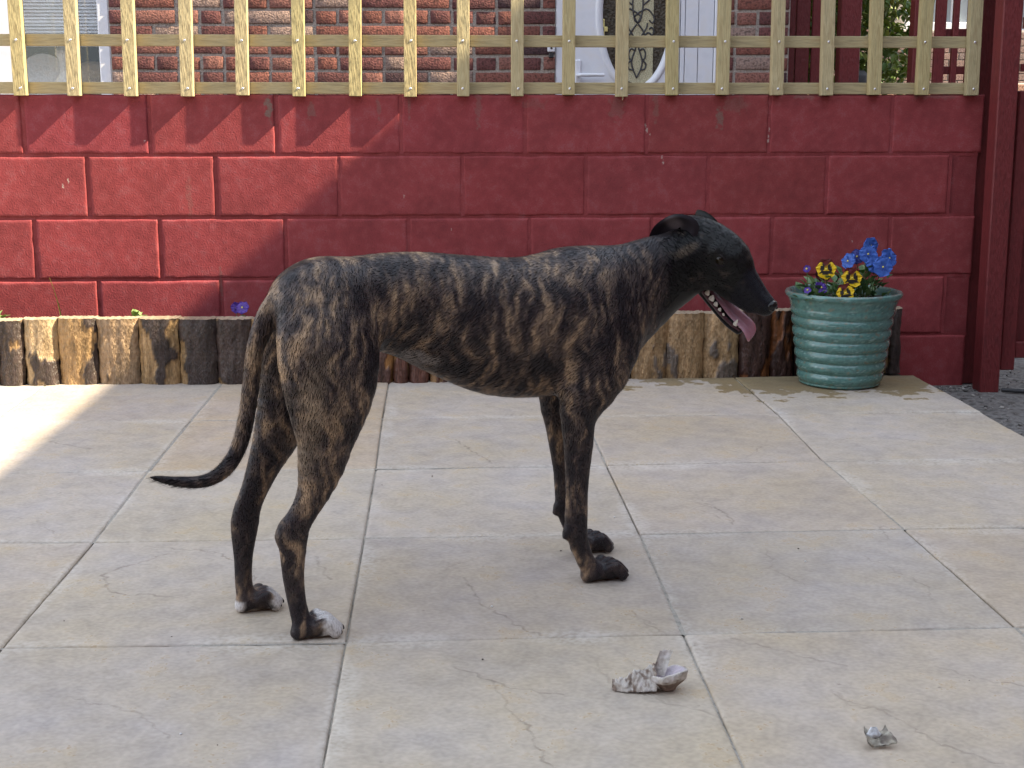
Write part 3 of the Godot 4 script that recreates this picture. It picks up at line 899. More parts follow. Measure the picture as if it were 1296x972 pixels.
# the neighbouring house whose eaves shade most of the yard: it stands to the right, outside the frame
func shading_house() -> void:
	var h := thing("side_house", "plain brick house along the right side whose eaves shade the yard", "house")
	var w := MB.new()
	w.box(Vector3(5.05, -0.1, -6.7), Vector3(11.0, 5.15, 7.0), 0.01, Color(0.24, 0.085, 0.06))
	put("wall", w.mesh(), M.brick, h)
	var r := MB.new()
	var e := 4.80
	for s in [[e, 5.22, 8.0, 7.2], [11.2, 5.22, 8.0, 7.2]]:
		var a := Vector3(s[0], s[1], 7.1)
		var b := Vector3(s[0], s[1], -6.9)
		var c := Vector3(s[2], s[3], -6.9)
		var d := Vector3(s[2], s[3], 7.1)
		r.quad(a, b, c, d)
		var dn := Vector3(0, -0.12, 0)
		r.quad(a + dn, b + dn, c + dn, d + dn); r.quad(a, b, b + dn, a + dn)
	for z: float in [-6.85, 7.05]: r.face(Vector3(5.0, 5.15, z), Vector3(11.0, 5.15, z), Vector3(8.0, 7.15, z))
	put("roof", r.mesh(), M.slate, h)
	for z: float in [-4.5, -0.5, 4.0]:
		var wi := MB.new()
		wi.box(Vector3(5.0, 2.9, z - 0.6), Vector3(5.06, 4.1, z + 0.6), 0.01)
		var win := put("window", wi.mesh(), M.white, h)
		var p := MB.new()
		p.box(Vector3(4.99, 2.98, z - 0.52), Vector3(4.996, 4.02, z + 0.52), 0.001, Color(0.3, 0.35, 0.4))
		put("pane", p.mesh(), M.dark, win)

	# the house that the yard belongs to, behind the viewer: it keeps the low light off everything that faces this way
	var own := thing("own_house", "brick house behind the viewer that shades the near side of the yard", "house")
	var ow := MB.new()
	ow.box(Vector3(-8.0, -0.1, 3.4), Vector3(4.6, 5.0, 9.5), 0.01, Color(0.24, 0.09, 0.065))
	put("wall", ow.mesh(), M.brick, own)
	var orf := MB.new()
	for s in [[3.1, 4.9, 6.45, 7.0], [9.8, 4.9, 6.45, 7.0]]:
		var a := Vector3(-8.2, s[1], s[0])
		var b := Vector3(4.7, s[1], s[0])
		var c := Vector3(4.7, s[3], s[2])
		var dd := Vector3(-8.2, s[3], s[2])
		var dn := Vector3(0, -0.12, 0)
		orf.quad(a, b, c, dd); orf.quad(a + dn, b + dn, c + dn, dd + dn); orf.quad(a, b, b + dn, a + dn)
	for x: float in [-7.95, 4.55]: orf.face(Vector3(x, 4.95, 3.45), Vector3(x, 4.95, 9.45), Vector3(x, 6.95, 6.45))
	put("roof", orf.mesh(), M.slate, own)
	for x: float in [-4.5, -0.6, 2.6]:
		var wi := MB.new()
		wi.box(Vector3(x - 0.65, 0.95, 3.34), Vector3(x + 0.65, 2.1, 3.402), 0.01)
		var win := put("window", wi.mesh(), M.white, own)
		var p := MB.new()
		p.box(Vector3(x - 0.57, 1.03, 3.33), Vector3(x + 0.57, 2.02, 3.337), 0.001, Color(0.6, 0.65, 0.7))
		put("pane", p.mesh(), M.dark, win)

# ---------------------------------------------------------------- right of the wall, and what is seen beyond it
func leaf_mesh(w: float, l: float, col := Color.WHITE) -> ArrayMesh:
	var mb := MB.new()
	var pr := [0.0, 0.62, 1.0, 0.85, 0.45, 0.0]
	mb.grid(2, 5, func(i: int, j: int):
		var s: float = (i - 1) * w * 0.5 * pr[j]
		var f := j / 5.0
		return Vector3(s, absf(s) * 0.45 - f * f * l * 0.22, l * f), func(i: int, _j: int, _p: Vector3): return col if i != 1 else Color(col.r * 1.25, col.g * 1.15, col.b * 1.2))
	return mb.mesh()

func right_side() -> void:
	var post := thing("gate_post", "square red-painted wooden post at the right end of the block wall", "post")
	var p := MB.new()
	p.box(Vector3(-0.036, -0.02, -0.04), Vector3(0.036, 2.0, 0.04), 0.004)
	put("post_shaft", p.mesh(), M.red_wood, post, Transform3D(Basis(Vector3(0, 0, 1), 0.006).rotated(Vector3(1, 0, 0), 0.0), Vector3(2.205, -0.1, -4.915)))
	post.set_meta("n", 0)
	var bt := MB.new()
	bt.box(Vector3(2.150, -0.102, -5.075), Vector3(2.215, 1.9, -5.035), 0.003, Color(0.75, 0.7, 0.7))
	put("side_batten", bt.mesh(), M.red_wood, post)
	var gate := thing("yard_gate", "low dark red boarded gate right of the red post", "gate")
	for q in [[2.262, 2.315, -0.03, 1.0, -4.96, -4.925], [3.05, 3.11, -0.03, 1.0, -4.96, -4.925]]:
		var b := MB.new()
		b.box(Vector3(q[0], q[2], q[4]), Vector3(q[1], q[3], q[5]), 0.003)
		put("stile", b.mesh(), M.red_wood, gate)
	for q in [[0.945, 1.0], [0.60, 0.66], [0.015, 0.075]]:
		var b := MB.new()
		b.box(Vector3(2.317, q[0], -4.962), Vector3(3.048, q[1], -4.93), 0.003, Color(0.95, 0.92, 0.92))
		put("gate_rail", b.mesh(), M.red_wood, gate)
	for q in 7:
		var b := MB.new()
		b.box(Vector3(2.319 + q * 0.1045, 0.012, -4.985), Vector3(2.319 + q * 0.1045 + 0.1015, 0.985, -4.9645), 0.003, Color(0.8, 0.78, 0.78))
		put("board", b.mesh(), M.red_wood, gate)
	var latch := MB.new()
	latch.box(Vector3(2.305, 0.80, -4.924), Vector3(2.40, 0.82, -4.912), 0.003)
	latch.box(Vector3(2.335, 0.785, -4.914), Vector3(2.36, 0.86, -4.905), 0.003)
	put("latch", latch.mesh(), M.dark, gate)
	var hose := MB.new()
	var hp := []
	var hr := []
	for q in 26:
		var f := q / 25.0
		hp.append(Vector3(2.245 + 0.55 * f + 0.02 * sin(f * 9.0), -0.092, -4.86 + 0.24 * f + 0.015 * sin(f * 7.0)))
		hr.append(0.008)
	hose.tube(hp, hr, 8)
	tag(put("hose", hose.mesh(), M.dark), "thin black hose lying on the grey ground by the red post", "hose")

	var fence := thing("red_fence", "dark red board fence beyond the trellis, right of the brick house", "fence")
	var x := 1.935
	for q in 3:
		var b := MB.new()
		var w: float = [0.075, 0.072, 0.07][q]
		b.box(Vector3(x, -0.1, -7.22), Vector3(x + w, 1.75, -7.20), 0.003, Color(1, 1, 1) * rnd(0.8, 1.0))
		put("fence_board", b.mesh(), M.red_wood, fence)
		x += w + [0.004, 0.012, 0.01][q]
	for q in [[2.243, 2.350], [2.630, 2.688]]:
		var b := MB.new()
		b.box(Vector3(q[0], -0.1, -7.26), Vector3(q[1], 1.95, -7.18), 0.004, Color(1.1, 1.1, 1.1))
		put("fence_post", b.mesh(), M.red_wood, fence)
	var lg := thing("slotted_gate", "dark red slotted gate behind the right end of the trellis", "gate")
	for q in [[2.742, 2.795, -0.05, 1.72], [2.834, 2.864, 0.0, 1.68], [2.912, 2.942, 0.0, 1.68], [2.988, 3.018, 0.0, 1.68], [3.062, 3.092, 0.0, 1.68], [3.14, 3.19, -0.05, 1.72]]:
		var b := MB.new()
		b.box(Vector3(q[0], q[2], -7.20), Vector3(q[1], q[3], -7.17), 0.002)
		put("gate_bar", b.mesh(), M.red_wood, lg)
	for q in [[1.300, 1.358], [1.125, 1.165], [1.0, 1.072], [1.56, 1.62], [0.05, 0.12]]:
		var b := MB.new()
		b.box(Vector3(2.76, q[0], -7.224), Vector3(3.17, q[1], -7.2015), 0.002)
		put("gate_rail", b.mesh(), M.red_wood, lg)
	# more of the same slotted fence right of the near post
	var lg2 := thing("slotted_fence", "slotted red fence panel seen right of the near red post", "fence")
	for q in 8:
		var b := MB.new()
		b.box(Vector3(3.30 + q * 0.085, 0.0, -7.20), Vector3(3.33 + q * 0.085, 1.68, -7.17), 0.002)
		put("fence_bar", b.mesh(), M.red_wood, lg2)
	for q in [[1.36, 1.42], [1.14, 1.18], [0.3, 0.38]]:
		var b := MB.new()
		b.box(Vector3(3.22, q[0], -7.224), Vector3(4.0, q[1], -7.2015), 0.002)
		put("fence_rail", b.mesh(), M.red_wood, lg2)

	var bush := thing("bush", "leafy yellow-green bush behind the red fence posts", "bush", Vector3(2.5, -0.1, -7.85))
	var stem := MB.new()
	for q in 7:
		var a := q * 0.9
		stem.tube([Vector3(0.02 * cos(a), 0, 0.02 * sin(a)), Vector3(0.10 * cos(a), 0.7, 0.07 * sin(a)), Vector3(0.22 * cos(a), 1.5, 0.14 * sin(a)), Vector3(0.30 * cos(a), 2.1, 0.2 * sin(a))], [0.014, 0.010, 0.006, 0.003], 6, Color(0.12, 0.09, 0.06))
	put("branch", stem.mesh(), M.plain, bush)
	var mm := MultiMesh.new()
	mm.transform_format = MultiMesh.TRANSFORM_3D; mm.use_colors = true
	mm.mesh = leaf_mesh(0.034, 0.062)
	mm.instance_count = 6500
	var cl := noise(2.6, 2, 81)
	var i := 0
	while i < 6500:
		var pos := Vector3(rnd(-0.58, 0.34), rnd(0.7, 2.1), rnd(-0.38, 0.36))
		if Vector3(pos.x / 0.6 + 0.1, (pos.y - 1.3) / 1.1, pos.z / 0.4).length() > 1.0 + 0.25 * cl.get_noise_3dv(pos * 3.0): continue
		if cl.get_noise_3dv(pos * 2.0) < -0.2 and rng.randf() < 0.8: continue
		if pos.y < 1.22 and pos.x > 0.05 and rng.randf() < 0.5: continue
		var b := Basis.from_euler(Vector3(rnd(-0.2, 1.1), rnd(0, TAU), rnd(-0.6, 0.6))).scaled_local(Vector3.ONE * rnd(0.65, 1.2))
		mm.set_instance_transform(i, Transform3D(b, pos))
		var g := rnd(0.0, 1.0)
		mm.set_instance_color(i, Color(0.07, 0.15, 0.045).lerp(Color(0.30, 0.37, 0.06), g))
		i += 1
	var fo := MultiMeshInstance3D.new()
	fo.multimesh = mm; fo.material_override = M.leaf; fo.name = "foliage"; bush.add_child(fo)
	fo.set_meta("kind", "stuff")
	var bk := MB.new()
	bk.grid(28, 5, func(a: int, j: int):
		var an := TAU * a / 28.0
		var r: float = [0.075, 0.085, 0.09, 0.08, 0.05, 0.0][j]
		var y: float = [-0.1, 0.6, 1.06, 1.12, 1.15, 1.152][j]
		return Vector3(2.40 + cos(an) * r, y, -7.42 + sin(an) * r), func(_a, _j, _p): return Color.WHITE, true)
	tag(put("bin", bk.mesh(), M.dark), "black rounded top of a bin behind the red fence post", "bin")

	var far := thing("far_house", "distant pale brick house with white window seen through the slotted gate", "house")
	var w := MB.new()
	w.box(Vector3(3.5, -0.1, -15.6), Vector3(5.25, 5.0, -15.2), 0.01)
	w.box(Vector3(6.75, -0.1, -15.6), Vector3(13.0, 5.0, -15.2), 0.01)
	w.box(Vector3(5.25, -0.1, -15.6), Vector3(6.75, 1.84, -15.2), 0.01)
	w.box(Vector3(5.25, 3.1, -15.6), Vector3(6.75, 5.0, -15.2), 0.01)
	put("wall", w.mesh(), M.mortar, far)
	var br := MB.new()
	for row in 40:
		var y := -0.05 + row * 0.075
		var xx := 4.2 + (0.11 if row % 2 else 0.0)
		while xx < 8.5:
			if not (xx > 5.05 and xx < 6.78 and y > 1.8):
				var c := brick_tone()
				br.box(Vector3(xx, y, -15.199), Vector3(xx + 0.213, y + 0.064, -15.185), 0.004, c.lerp(Color(0.34, 0.27, 0.24), 0.6))
			xx += 0.225
	put("brickwork", br.mesh(), M.brick, far).set_meta("kind", "stuff")
	var wi := MB.new()
	for q in [[5.25, 5.33, 1.84, 3.1], [6.67, 6.75, 1.84, 3.1], [5.33, 6.67, 1.84, 1.93], [5.33, 6.67, 3.02, 3.1], [5.80, 5.86, 1.93, 3.02], [6.2, 6.26, 1.93, 3.02], [5.33, 6.67, 2.28, 2.34]]:
		wi.box(Vector3(q[0], q[2], -15.32), Vector3(q[1], q[3], -15.24 - (0.003 if q[0] == 5.33 else 0.0)), 0.006)
	var win := put("window", wi.mesh(), M.white, far)
	var pn := MB.new()
	pn.box(Vector3(5.33, 1.93, -15.31), Vector3(6.67, 3.02, -15.30), 0.001, Color(0.32, 0.36, 0.38))
	put("pane", pn.mesh(), mat(lin(1, 1, 1), 0.1, 0.0), win)
	var rf := MB.new()
	rf.quad(Vector3(3.2, 5.0, -15.0), Vector3(13.2, 5.0, -15.0), Vector3(13.2, 7.0, -18.0), Vector3(3.2, 7.0, -18.0))
	rf.quad(Vector3(3.2, 4.9, -15.0), Vector3(13.2, 4.9, -15.0), Vector3(13.2, 6.9, -18.0), Vector3(3.2, 6.9, -18.0))
	put("roof", rf.mesh(), M.slate, far)
	var low := thing("far_garden_wall", "low sunlit salmon brick garden wall beyond the slotted gate", "wall")
	var lw := MB.new()
	lw.box(Vector3(3.4, -0.1, -13.2), Vector3(9.0, 1.22, -13.03), 0.01)
	put("wall_core", lw.mesh(), M.mortar, low)
	var lb := MB.new()
	for row in 18:
		var y := -0.08 + row * 0.072
		var xx := 3.45 + (0.11 if row % 2 else 0.0)
		while xx < 8.8:
			lb.box(Vector3(xx, y, -13.035), Vector3(xx + 0.213, y + 0.062, -13.018), 0.004, Color(0.46, 0.27, 0.20) * rnd(0.85, 1.15))
			xx += 0.225
	put("brickwork", lb.mesh(), M.brick, low).set_meta("kind", "stuff")

# ---------------------------------------------------------------- log edging
func log_z(x: float) -> float:
	var xs := [-2.0, 0.3, 0.83, 1.25, 1.5, 1.84]
	var zs := [-4.662, -4.640, -4.668, -4.705, -4.755, -4.80]
	for i in 5:
		if x <= xs[i + 1]: return lerpf(zs[i], zs[i + 1], clampf((x - xs[i]) / (xs[i + 1] - xs[i]), 0, 1))
	return zs[5]

func log_edging() -> void:
	var e := thing("log_edging", "roll of short split logs edging the soil bed in front of the red wall", "edging")
	var cuts := [-2.24, -2.12, -2.01, -1.90, -1.79, -1.68, -1.57, -1.466, -1.361, -1.271, -1.154, -1.02, -0.879, -0.742, -0.614, -0.494, -0.38, -0.27, -0.16, -0.075, -0.007, 0.048, 0.118, 0.184, 0.26, 0.36, 0.47, 0.58, 0.69, 0.775, 0.828, 0.956, 1.09, 1.221, 1.34, 1.43, 1.53, 1.63, 1.72, 1.79, 1.838]
	var bark := Color(0.062, 0.047, 0.042)
	var wood := Color(0.36, 0.235, 0.115)
	var nz := noise(16.0, 4, 91)
	var nb := noise(7.0, 3, 92)
	var lm := mat(lin(1, 1, 1), 0.44, 0.3, 6.0, 1.0, Vector3(3.0, 0.6, 3.0))
	lm.metallic_specular = 0.4
	for q in cuts.size() - 1:
		var x0: float = cuts[q] + 0.0005
		var x1: float = cuts[q + 1] - 0.0005
		var wid := x1 - x0
		var xm := (x0 + x1) / 2
		var zc := log_z(xm)
		var slope := (log_z(x1) - log_z(x0)) / wid
		var top := 0.226 + rnd(-0.004, 0.005)
		var thick := rnd(0.045, 0.058)
		# how much bare wood shows, and what the bark is like, along the row
		var bare := 0.45
		var bk := bark
		var wd := wood
		if xm < -1.37: bare = 0.35
		elif xm < -1.28: bare = 0.16
		elif xm < -1.16: bare = 0.85; wd = Color(0.46, 0.34, 0.20)
		elif xm < -1.03: bare = 0.62
		elif xm < -0.88: bare = 0.66; wd = Color(0.33, 0.23, 0.14)
		elif xm < -0.75: bare = 0.45
		elif xm < -0.62: bare = 0.28
		elif xm < -0.4: bare = 0.24; bk = Color(0.070, 0.050, 0.043)
		elif xm < -0.01: bare = 0.22; bk = Color(0.10, 0.055, 0.045); wd = Color(0.32, 0.16, 0.06)
		elif xm < 0.6: bare = 0.15; bk = Color(0.13, 0.058, 0.042); wd = Color(0.30, 0.18, 0.09)
		elif xm < 1.22: bare = 0.78; wd = Color(0.34, 0.225, 0.12); bk = Color(0.15, 0.12, 0.10)
		elif xm < 1.75: bare = 0.16; bk = Color(0.062, 0.032, 0.026); wd = Color(0.26, 0.10, 0.04)
		else: bare = 0.5
		var flat := rnd(0.75, 1.1)
		var NX := 22
		var NY := 26
		var mb := MB.new()
		var bow := rnd(-0.006, 0.006)
		var peel := func(u: float, y: float) -> float:
			return smoothstep(-0.03, 0.03, nb.get_noise_3d((u * wid + q * 1.7), y * 0.5 + q, 2.0) * 0.9 + nz.get_noise_3d(u * wid, y * 0.5, q) * 0.45 + (bare - 0.5) * 0.75 + 0.35 * (absf(u - 0.5) * 2.0 - 0.6) * (1.0 if bare < 0.5 else 0.0))
		var at := func(i: int, j: int) -> Vector3:
			var u := i / float(NX)
			var f := j / float(NY)
			var s := u * 2.0 - 1.0
			var edge := pow(absf(s), 5.0)
			var y := f * top
			var z := zc + slope * (u - 0.5) * wid + 0.004 - thick * (edge * (1.0 - flat * 0.75) + s * s * 0.10)
			z -= 0.0065 * peel.call(u, y)
			z += 0.0055 * nz.get_noise_3d(u * wid * 1.6, y * 0.5, q * 3.0) + 0.0012 * nz.get_noise_3d(u * wid * 6.0, y * 3.0, q * 3.0)
			z += 0.004 * sin(f * 3.0 + q)
			var tp := 0.0
			if j >= NY - 1: tp = 0.003 * nz.get_noise_2d(u * 0.6, q * 5.0); z -= 0.002
			return Vector3(lerpf(x0, x1, u) + bow * f * (1.0 - f) * 2.0 + 0.006 * nz.get_noise_2d(y * 0.9, q * 9.0 + (0.0 if s < 0 else 0.05)) * absf(s), y + tp - 0.012 * (1.0 - f), z)
		var col := func(i: int, j: int, p: Vector3) -> Color:
			var u := i / float(NX)
			var y := j / float(NY) * top
			var k: float = peel.call(u, y)
			var c := bk.lerp(wd, k)
			var g := 1.0 + 0.75 * nz.get_noise_3d(u * wid * 2.5, y * 0.35, q * 2.0 + 7.0) + 0.45 * nz.get_noise_3d(u * wid * 7.0, y * 2.0, q)
			return Color(c.r * g, c.g * g, c.b * g)
		mb.grid(NX, NY, at, col)
		# the sawn top, paler than the sides
		var front := []
		for i in NX + 1: front.append(at.call(i, NY))
		var tc := Color(0.44, 0.36, 0.26) * rnd(0.8, 1.1)
		mb.grid(NX, 3, func(i: int, j: int):
			var p: Vector3 = front[i]
			var zb := zc - thick - 0.012
			return Vector3(p.x, p.y + (0.0 if j == 0 else 0.0015), lerpf(p.z, minf(zb, p.z - 0.002), j / 3.0)), func(_i: int, _j: int, p: Vector3): return tc * (1.0 + 0.5 * nz.get_noise_2d(p.x * 5, p.z * 5)))
		var bz := zc - thick - 0.012
		mb.quad(Vector3(x1, -0.01, bz), Vector3(x0, -0.01, bz), Vector3(x0, top, bz), Vector3(x1, top, bz), bk)
		mb.quad(Vector3(x0, -0.01, bz), Vector3(x0 + 0.0, -0.01, zc - thick * 0.7), Vector3(x0, top, zc - thick * 0.7), Vector3(x0, top, bz), bk)
		mb.quad(Vector3(x1, -0.01, zc - thick * 0.7), Vector3(x1, -0.01, bz), Vector3(x1, top, bz), Vector3(x1, top, zc - thick * 0.7), bk.lerp(wd, 0.5))
		put("log", mb.mesh(), lm, e)
	# the roll turns back to the wall at its right end
	for q in 3:
		var rb := MB.new()
		var g0 := -4.862 - q * 0.052
		rb.box(Vector3(1.816, -0.03, g0 - 0.050), Vector3(1.842 - q * 0.002, 0.224 - q * 0.004, g0), 0.006, wood * [1.1, 0.8, 0.6][q])
		put("log", rb.mesh(), lm, e)
	# weeds showing over the edging
	var bl := thing("grass_blade", "single tall yellow-green grass blade rising behind the left logs", "grass", Vector3(-1.185, 0.16, -4.85))
	var b := MB.new()
	b.grid(2, 10, func(i: int, j: int):
		var f := j / 10.0
		return Vector3(-0.032 * f * f + (i - 1) * 0.0035 * (1.0 - f * 0.95), 0.19 * f, 0.004 * absf(i - 1) + 0.01 * f), func(_i, _j, _p): return Color(0.20, 0.22, 0.05))
	put("blade", b.mesh(), M.leaf, bl)
	for w in [[-1.37, "small green weed poking over the leftmost logs"], [-0.895, "small green weed poking over the log edging by the sun shadow"]]:
		var o := thing("weed", w[1], "weed", Vector3(w[0], 0.175, -4.74))
		for q in 7:
			var lf := put("leaf", leaf_mesh(0.022, 0.04, Color(0.16, 0.24, 0.08)), M.leaf, o, Transform3D(Basis.from_euler(Vector3(rnd(-1.2, -0.5), q * 0.9, 0)), Vector3(rnd(-0.012, 0.012), 0.03 + rnd(0, 0.015), rnd(-0.01, 0.01))))
		var st := MB.new()
		st.tube([Vector3(0, -0.02, 0), Vector3(0, 0.045, 0)], [0.002, 0.0015], 5, Color(0.12, 0.2, 0.05))
		put("stem", st.mesh(), M.leaf, o)
	var vi := pansy("lone_pansy", "dark violet pansy peeping over the logs just behind the dog's rump", Vector3(-0.555, 0.165, -4.78), [[Vector3(0.02, 0.085, 0.02), 0.026, "violet", -0.15, 0.5], [Vector3(-0.004, 0.082, 0.0), 0.022, "violet", 0.4, 0.3]], 5, 0.03, 0.05)

# ---------------------------------------------------------------- the pot and its pansies
func flower_pot() -> void:
	var pc := Vector3(1.540, 0, -4.558)
	var pot := thing("flower_pot", "turquoise glazed ribbed ceramic pot standing before the logs", "flower pot", pc)
	var prof := []
	# outside, from the foot upwards: seven soft ribs, then a flared rim
	prof.append(Vector2(0.0, 0.002)); prof.append(Vector2(0.128, 0.0015)); prof.append(Vector2(0.134, 0.004))
	for q in 113:
		var y := 0.006 + 0.262 * q / 112.0
		var ph := fposmod((y - 0.012) / 0.0378, 1.0)
		var rib := 0.0082 * (pow(sin(PI * ph), 0.75) - 0.35) if y > 0.012 else 0.0
		prof.append(Vector2(0.1365 + 0.036 * pow(y / 0.268, 0.9) + rib, y))
	for s in [[0.176, 0.272], [0.179, 0.279], [0.181, 0.286], [0.1835, 0.293], [0.186, 0.299], [0.1905, 0.3035], [0.1945, 0.307], [0.1965, 0.312], [0.1965, 0.318], [0.194, 0.323], [0.189, 0.325], [0.184, 0.323], [0.180, 0.317], [0.177, 0.305], [0.172, 0.28], [0.165, 0.24]]: prof.append(Vector2(s[0], s[1]))
	var nz := noise(5.0, 3, 101)
	var n2 := noise(38.0, 3, 102)
	var gc := Color(0.092, 0.215, 0.198)
	var mb := MB.new()
	mb.grid(120, prof.size() - 1, func(i: int, j: int):
		var a := TAU * i / 120.0
		var p: Vector2 = prof[j]
		var r := p.x * (1.0 + 0.006 * nz.get_noise_3d(cos(a) * 0.15, p.y, sin(a) * 0.15))
		return Vector3(-cos(a) * r, p.y + 0.0015 * nz.get_noise_2d(cos(a) * 0.2, sin(a) * 0.2 + p.y), sin(a) * r), func(i: int, j: int, p: Vector3):
		var s := n2.get_noise_3d(p.x, p.y * 1.4, p.z)
		var w := n2.get_noise_3d(p.x * 0.35, p.y * 2.5, p.z * 0.35)
		var c := gc * (1.0 + 0.28 * s + 0.25 * w)
		if s > 0.42: c = c.lerp(Color(0.20, 0.16, 0.10), 0.6)
		if s + w * 0.5 < -0.45: c = c.lerp(Color(0.25, 0.42, 0.40), 0.6)
		if p.y > 0.319 and s > -0.05: c = c.lerp(Color(0.16, 0.17, 0.14), 0.7)      # glaze worn off the lip
		return c, true)
	var gm := mat(lin(1, 1, 1), 0.26, 0.22, 7.0, 0.12)
	gm.clearcoat_enabled = true; gm.clearcoat = 0.5; gm.clearcoat_roughness = 0.12
	put("pot_body", mb.mesh(), gm, pot)
	var so := MB.new()
	so.grid(30, 8, func(i: int, j: int):
		var a := TAU * i / 30.0
		var r := 0.178 * j / 8.0
		return Vector3(-cos(a) * r, 0.292 + 0.01 * nz.get_noise_2d(cos(a) * r * 8, sin(a) * r * 8), sin(a) * r), func(_i, _j, _p): return Color.WHITE, true)
	put("potting_soil", so.mesh(), M.dirt, pot)
	var top := pc + Vector3(0, 0.29, 0)
	pansy("yellow_pansy", "pansy with yellow black-blotched flowers in front left of the turquoise pot", top + Vector3(-0.06, 0, 0.05), [
		[Vector3(-0.024, 0.115, 0.02), 0.037, "yellow", -0.12, 0.10], [Vector3(0.056, 0.088, 0.05), 0.038, "yellow", 0.05, 0.15], [Vector3(0.018, 0.046, 0.112), 0.033, "yellow", -0.05, 0.15]], 62, 0.08, 0.085)
	pansy("blue_pansy", "tall bright blue pansy on the right of the turquoise pot", top + Vector3(0.06, 0, -0.01), [
		[Vector3(0.012, 0.160, 0.03), 0.034, "blue", -0.1, 0.1], [Vector3(0.052, 0.120, 0.07), 0.037, "blue", 0.0, 0.1], [Vector3(0.028, 0.128, 0.055), 0.033, "blue", 0.1, 0.2], [Vector3(0.085, 0.145, 0.03), 0.036, "blue", 0.4, 0.2], [Vector3(0.030, 0.185, 0.0), 0.030, "blue", 0.15, -0.1], [Vector3(-0.052, 0.135, 0.02), 0.030, "blue", -0.9, 0.2], [Vector3(-0.016, 0.148, 0.0), 0.028, "darkblue", -0.5, 0.2]], 120, 0.095, 0.125)
	pansy("purple_pansy", "small straggling purple flowers at the left rim of the turquoise pot", top + Vector3(-0.135, 0, 0.06), [
		[Vector3(-0.012, 0.115, 0.0), 0.014, "violet", -0.5, 0.3], [Vector3(0.030, 0.055, 0.035), 0.024, "violet", 0.3, 0.5], [Vector3(-0.012, 0.045, 0.02), 0.015, "violet", -0.3, 0.6], [Vector3(0.042, 0.09, -0.02), 0.022, "maroon", 0.2, 0.3]], 26, 0.05, 0.06)

func petal(kind: String, which: int, R: float, sd: int) -> ArrayMesh:
	# petals lie round the flower's middle, facing +z; 0,1 upper, 2,3 side, 4 lower
	var dir: float = [PI / 2 + 0.45, PI / 2 - 0.45, PI - 0.12, 0.12, -PI / 2][which]
	var wide: float = [0.66, 0.66, 0.60, 0.60, 0.80][which]
	var len_: float = [0.98, 0.98, 0.92, 0.92, 0.92][which]
	var nz := noise(60.0, 2, 110 + sd)
	var lift: float = [-0.004, -0.005, 0.0, 0.0008, 0.002][which]
	var mb := MB.new()
	mb.grid(10, 12, func(i: int, j: int):
		var s := i / 5.0 - 1.0
		var f := j / 12.0
		var half := wide * sin(PI * pow(f, 1.05) * 0.86 + 0.10)
		var rad := f * len_ * (1.0 - 0.13 * s * s * f) + 0.03
		var q := Vector2(rad, s * half * 0.95) * R
		q = q.rotated(dir)
		var ruff := 0.0022 * sin(s * 9.0 + sd * 2.0 + which) * f * f + 0.004 * nz.get_noise_2d(q.x, q.y) * f
		return Vector3(q.x, q.y, lift + ruff + 0.10 * R * (f * f) * (0.4 if which < 2 else -0.4)), func(i: int, j: int, _p: Vector3):
		var s := absf(i / 5.0 - 1.0)
		var f := j / 12.0
		match kind:
			"yellow":
				if which < 2: return Color(0.12, 0.012, 0.012).lerp(Color(0.62, 0.38, 0.01), smoothstep(0.35, 0.1, f) * 0.7)
				return Color(0.012, 0.008, 0.008) if f > 0.14 and f < 0.56 - 0.20 * s + 0.05 * sin(i * 2.4) else Color(0.80, 0.54, 0.01)
			"blue":
				var c := Color(0.045, 0.125, 0.46)
				if which > 1 and f > 0.1 and f < 0.36 - 0.1 * s and i % 2 == 1: c = Color(0.02, 0.035, 0.26)
				return c * (0.8 + 0.5 * f)
			"darkblue": return Color(0.02, 0.03, 0.20)
			"maroon": return Color(0.09, 0.01, 0.02)
		return Color(0.08, 0.03, 0.28) * (0.7 + 0.5 * f))
	return mb.mesh()

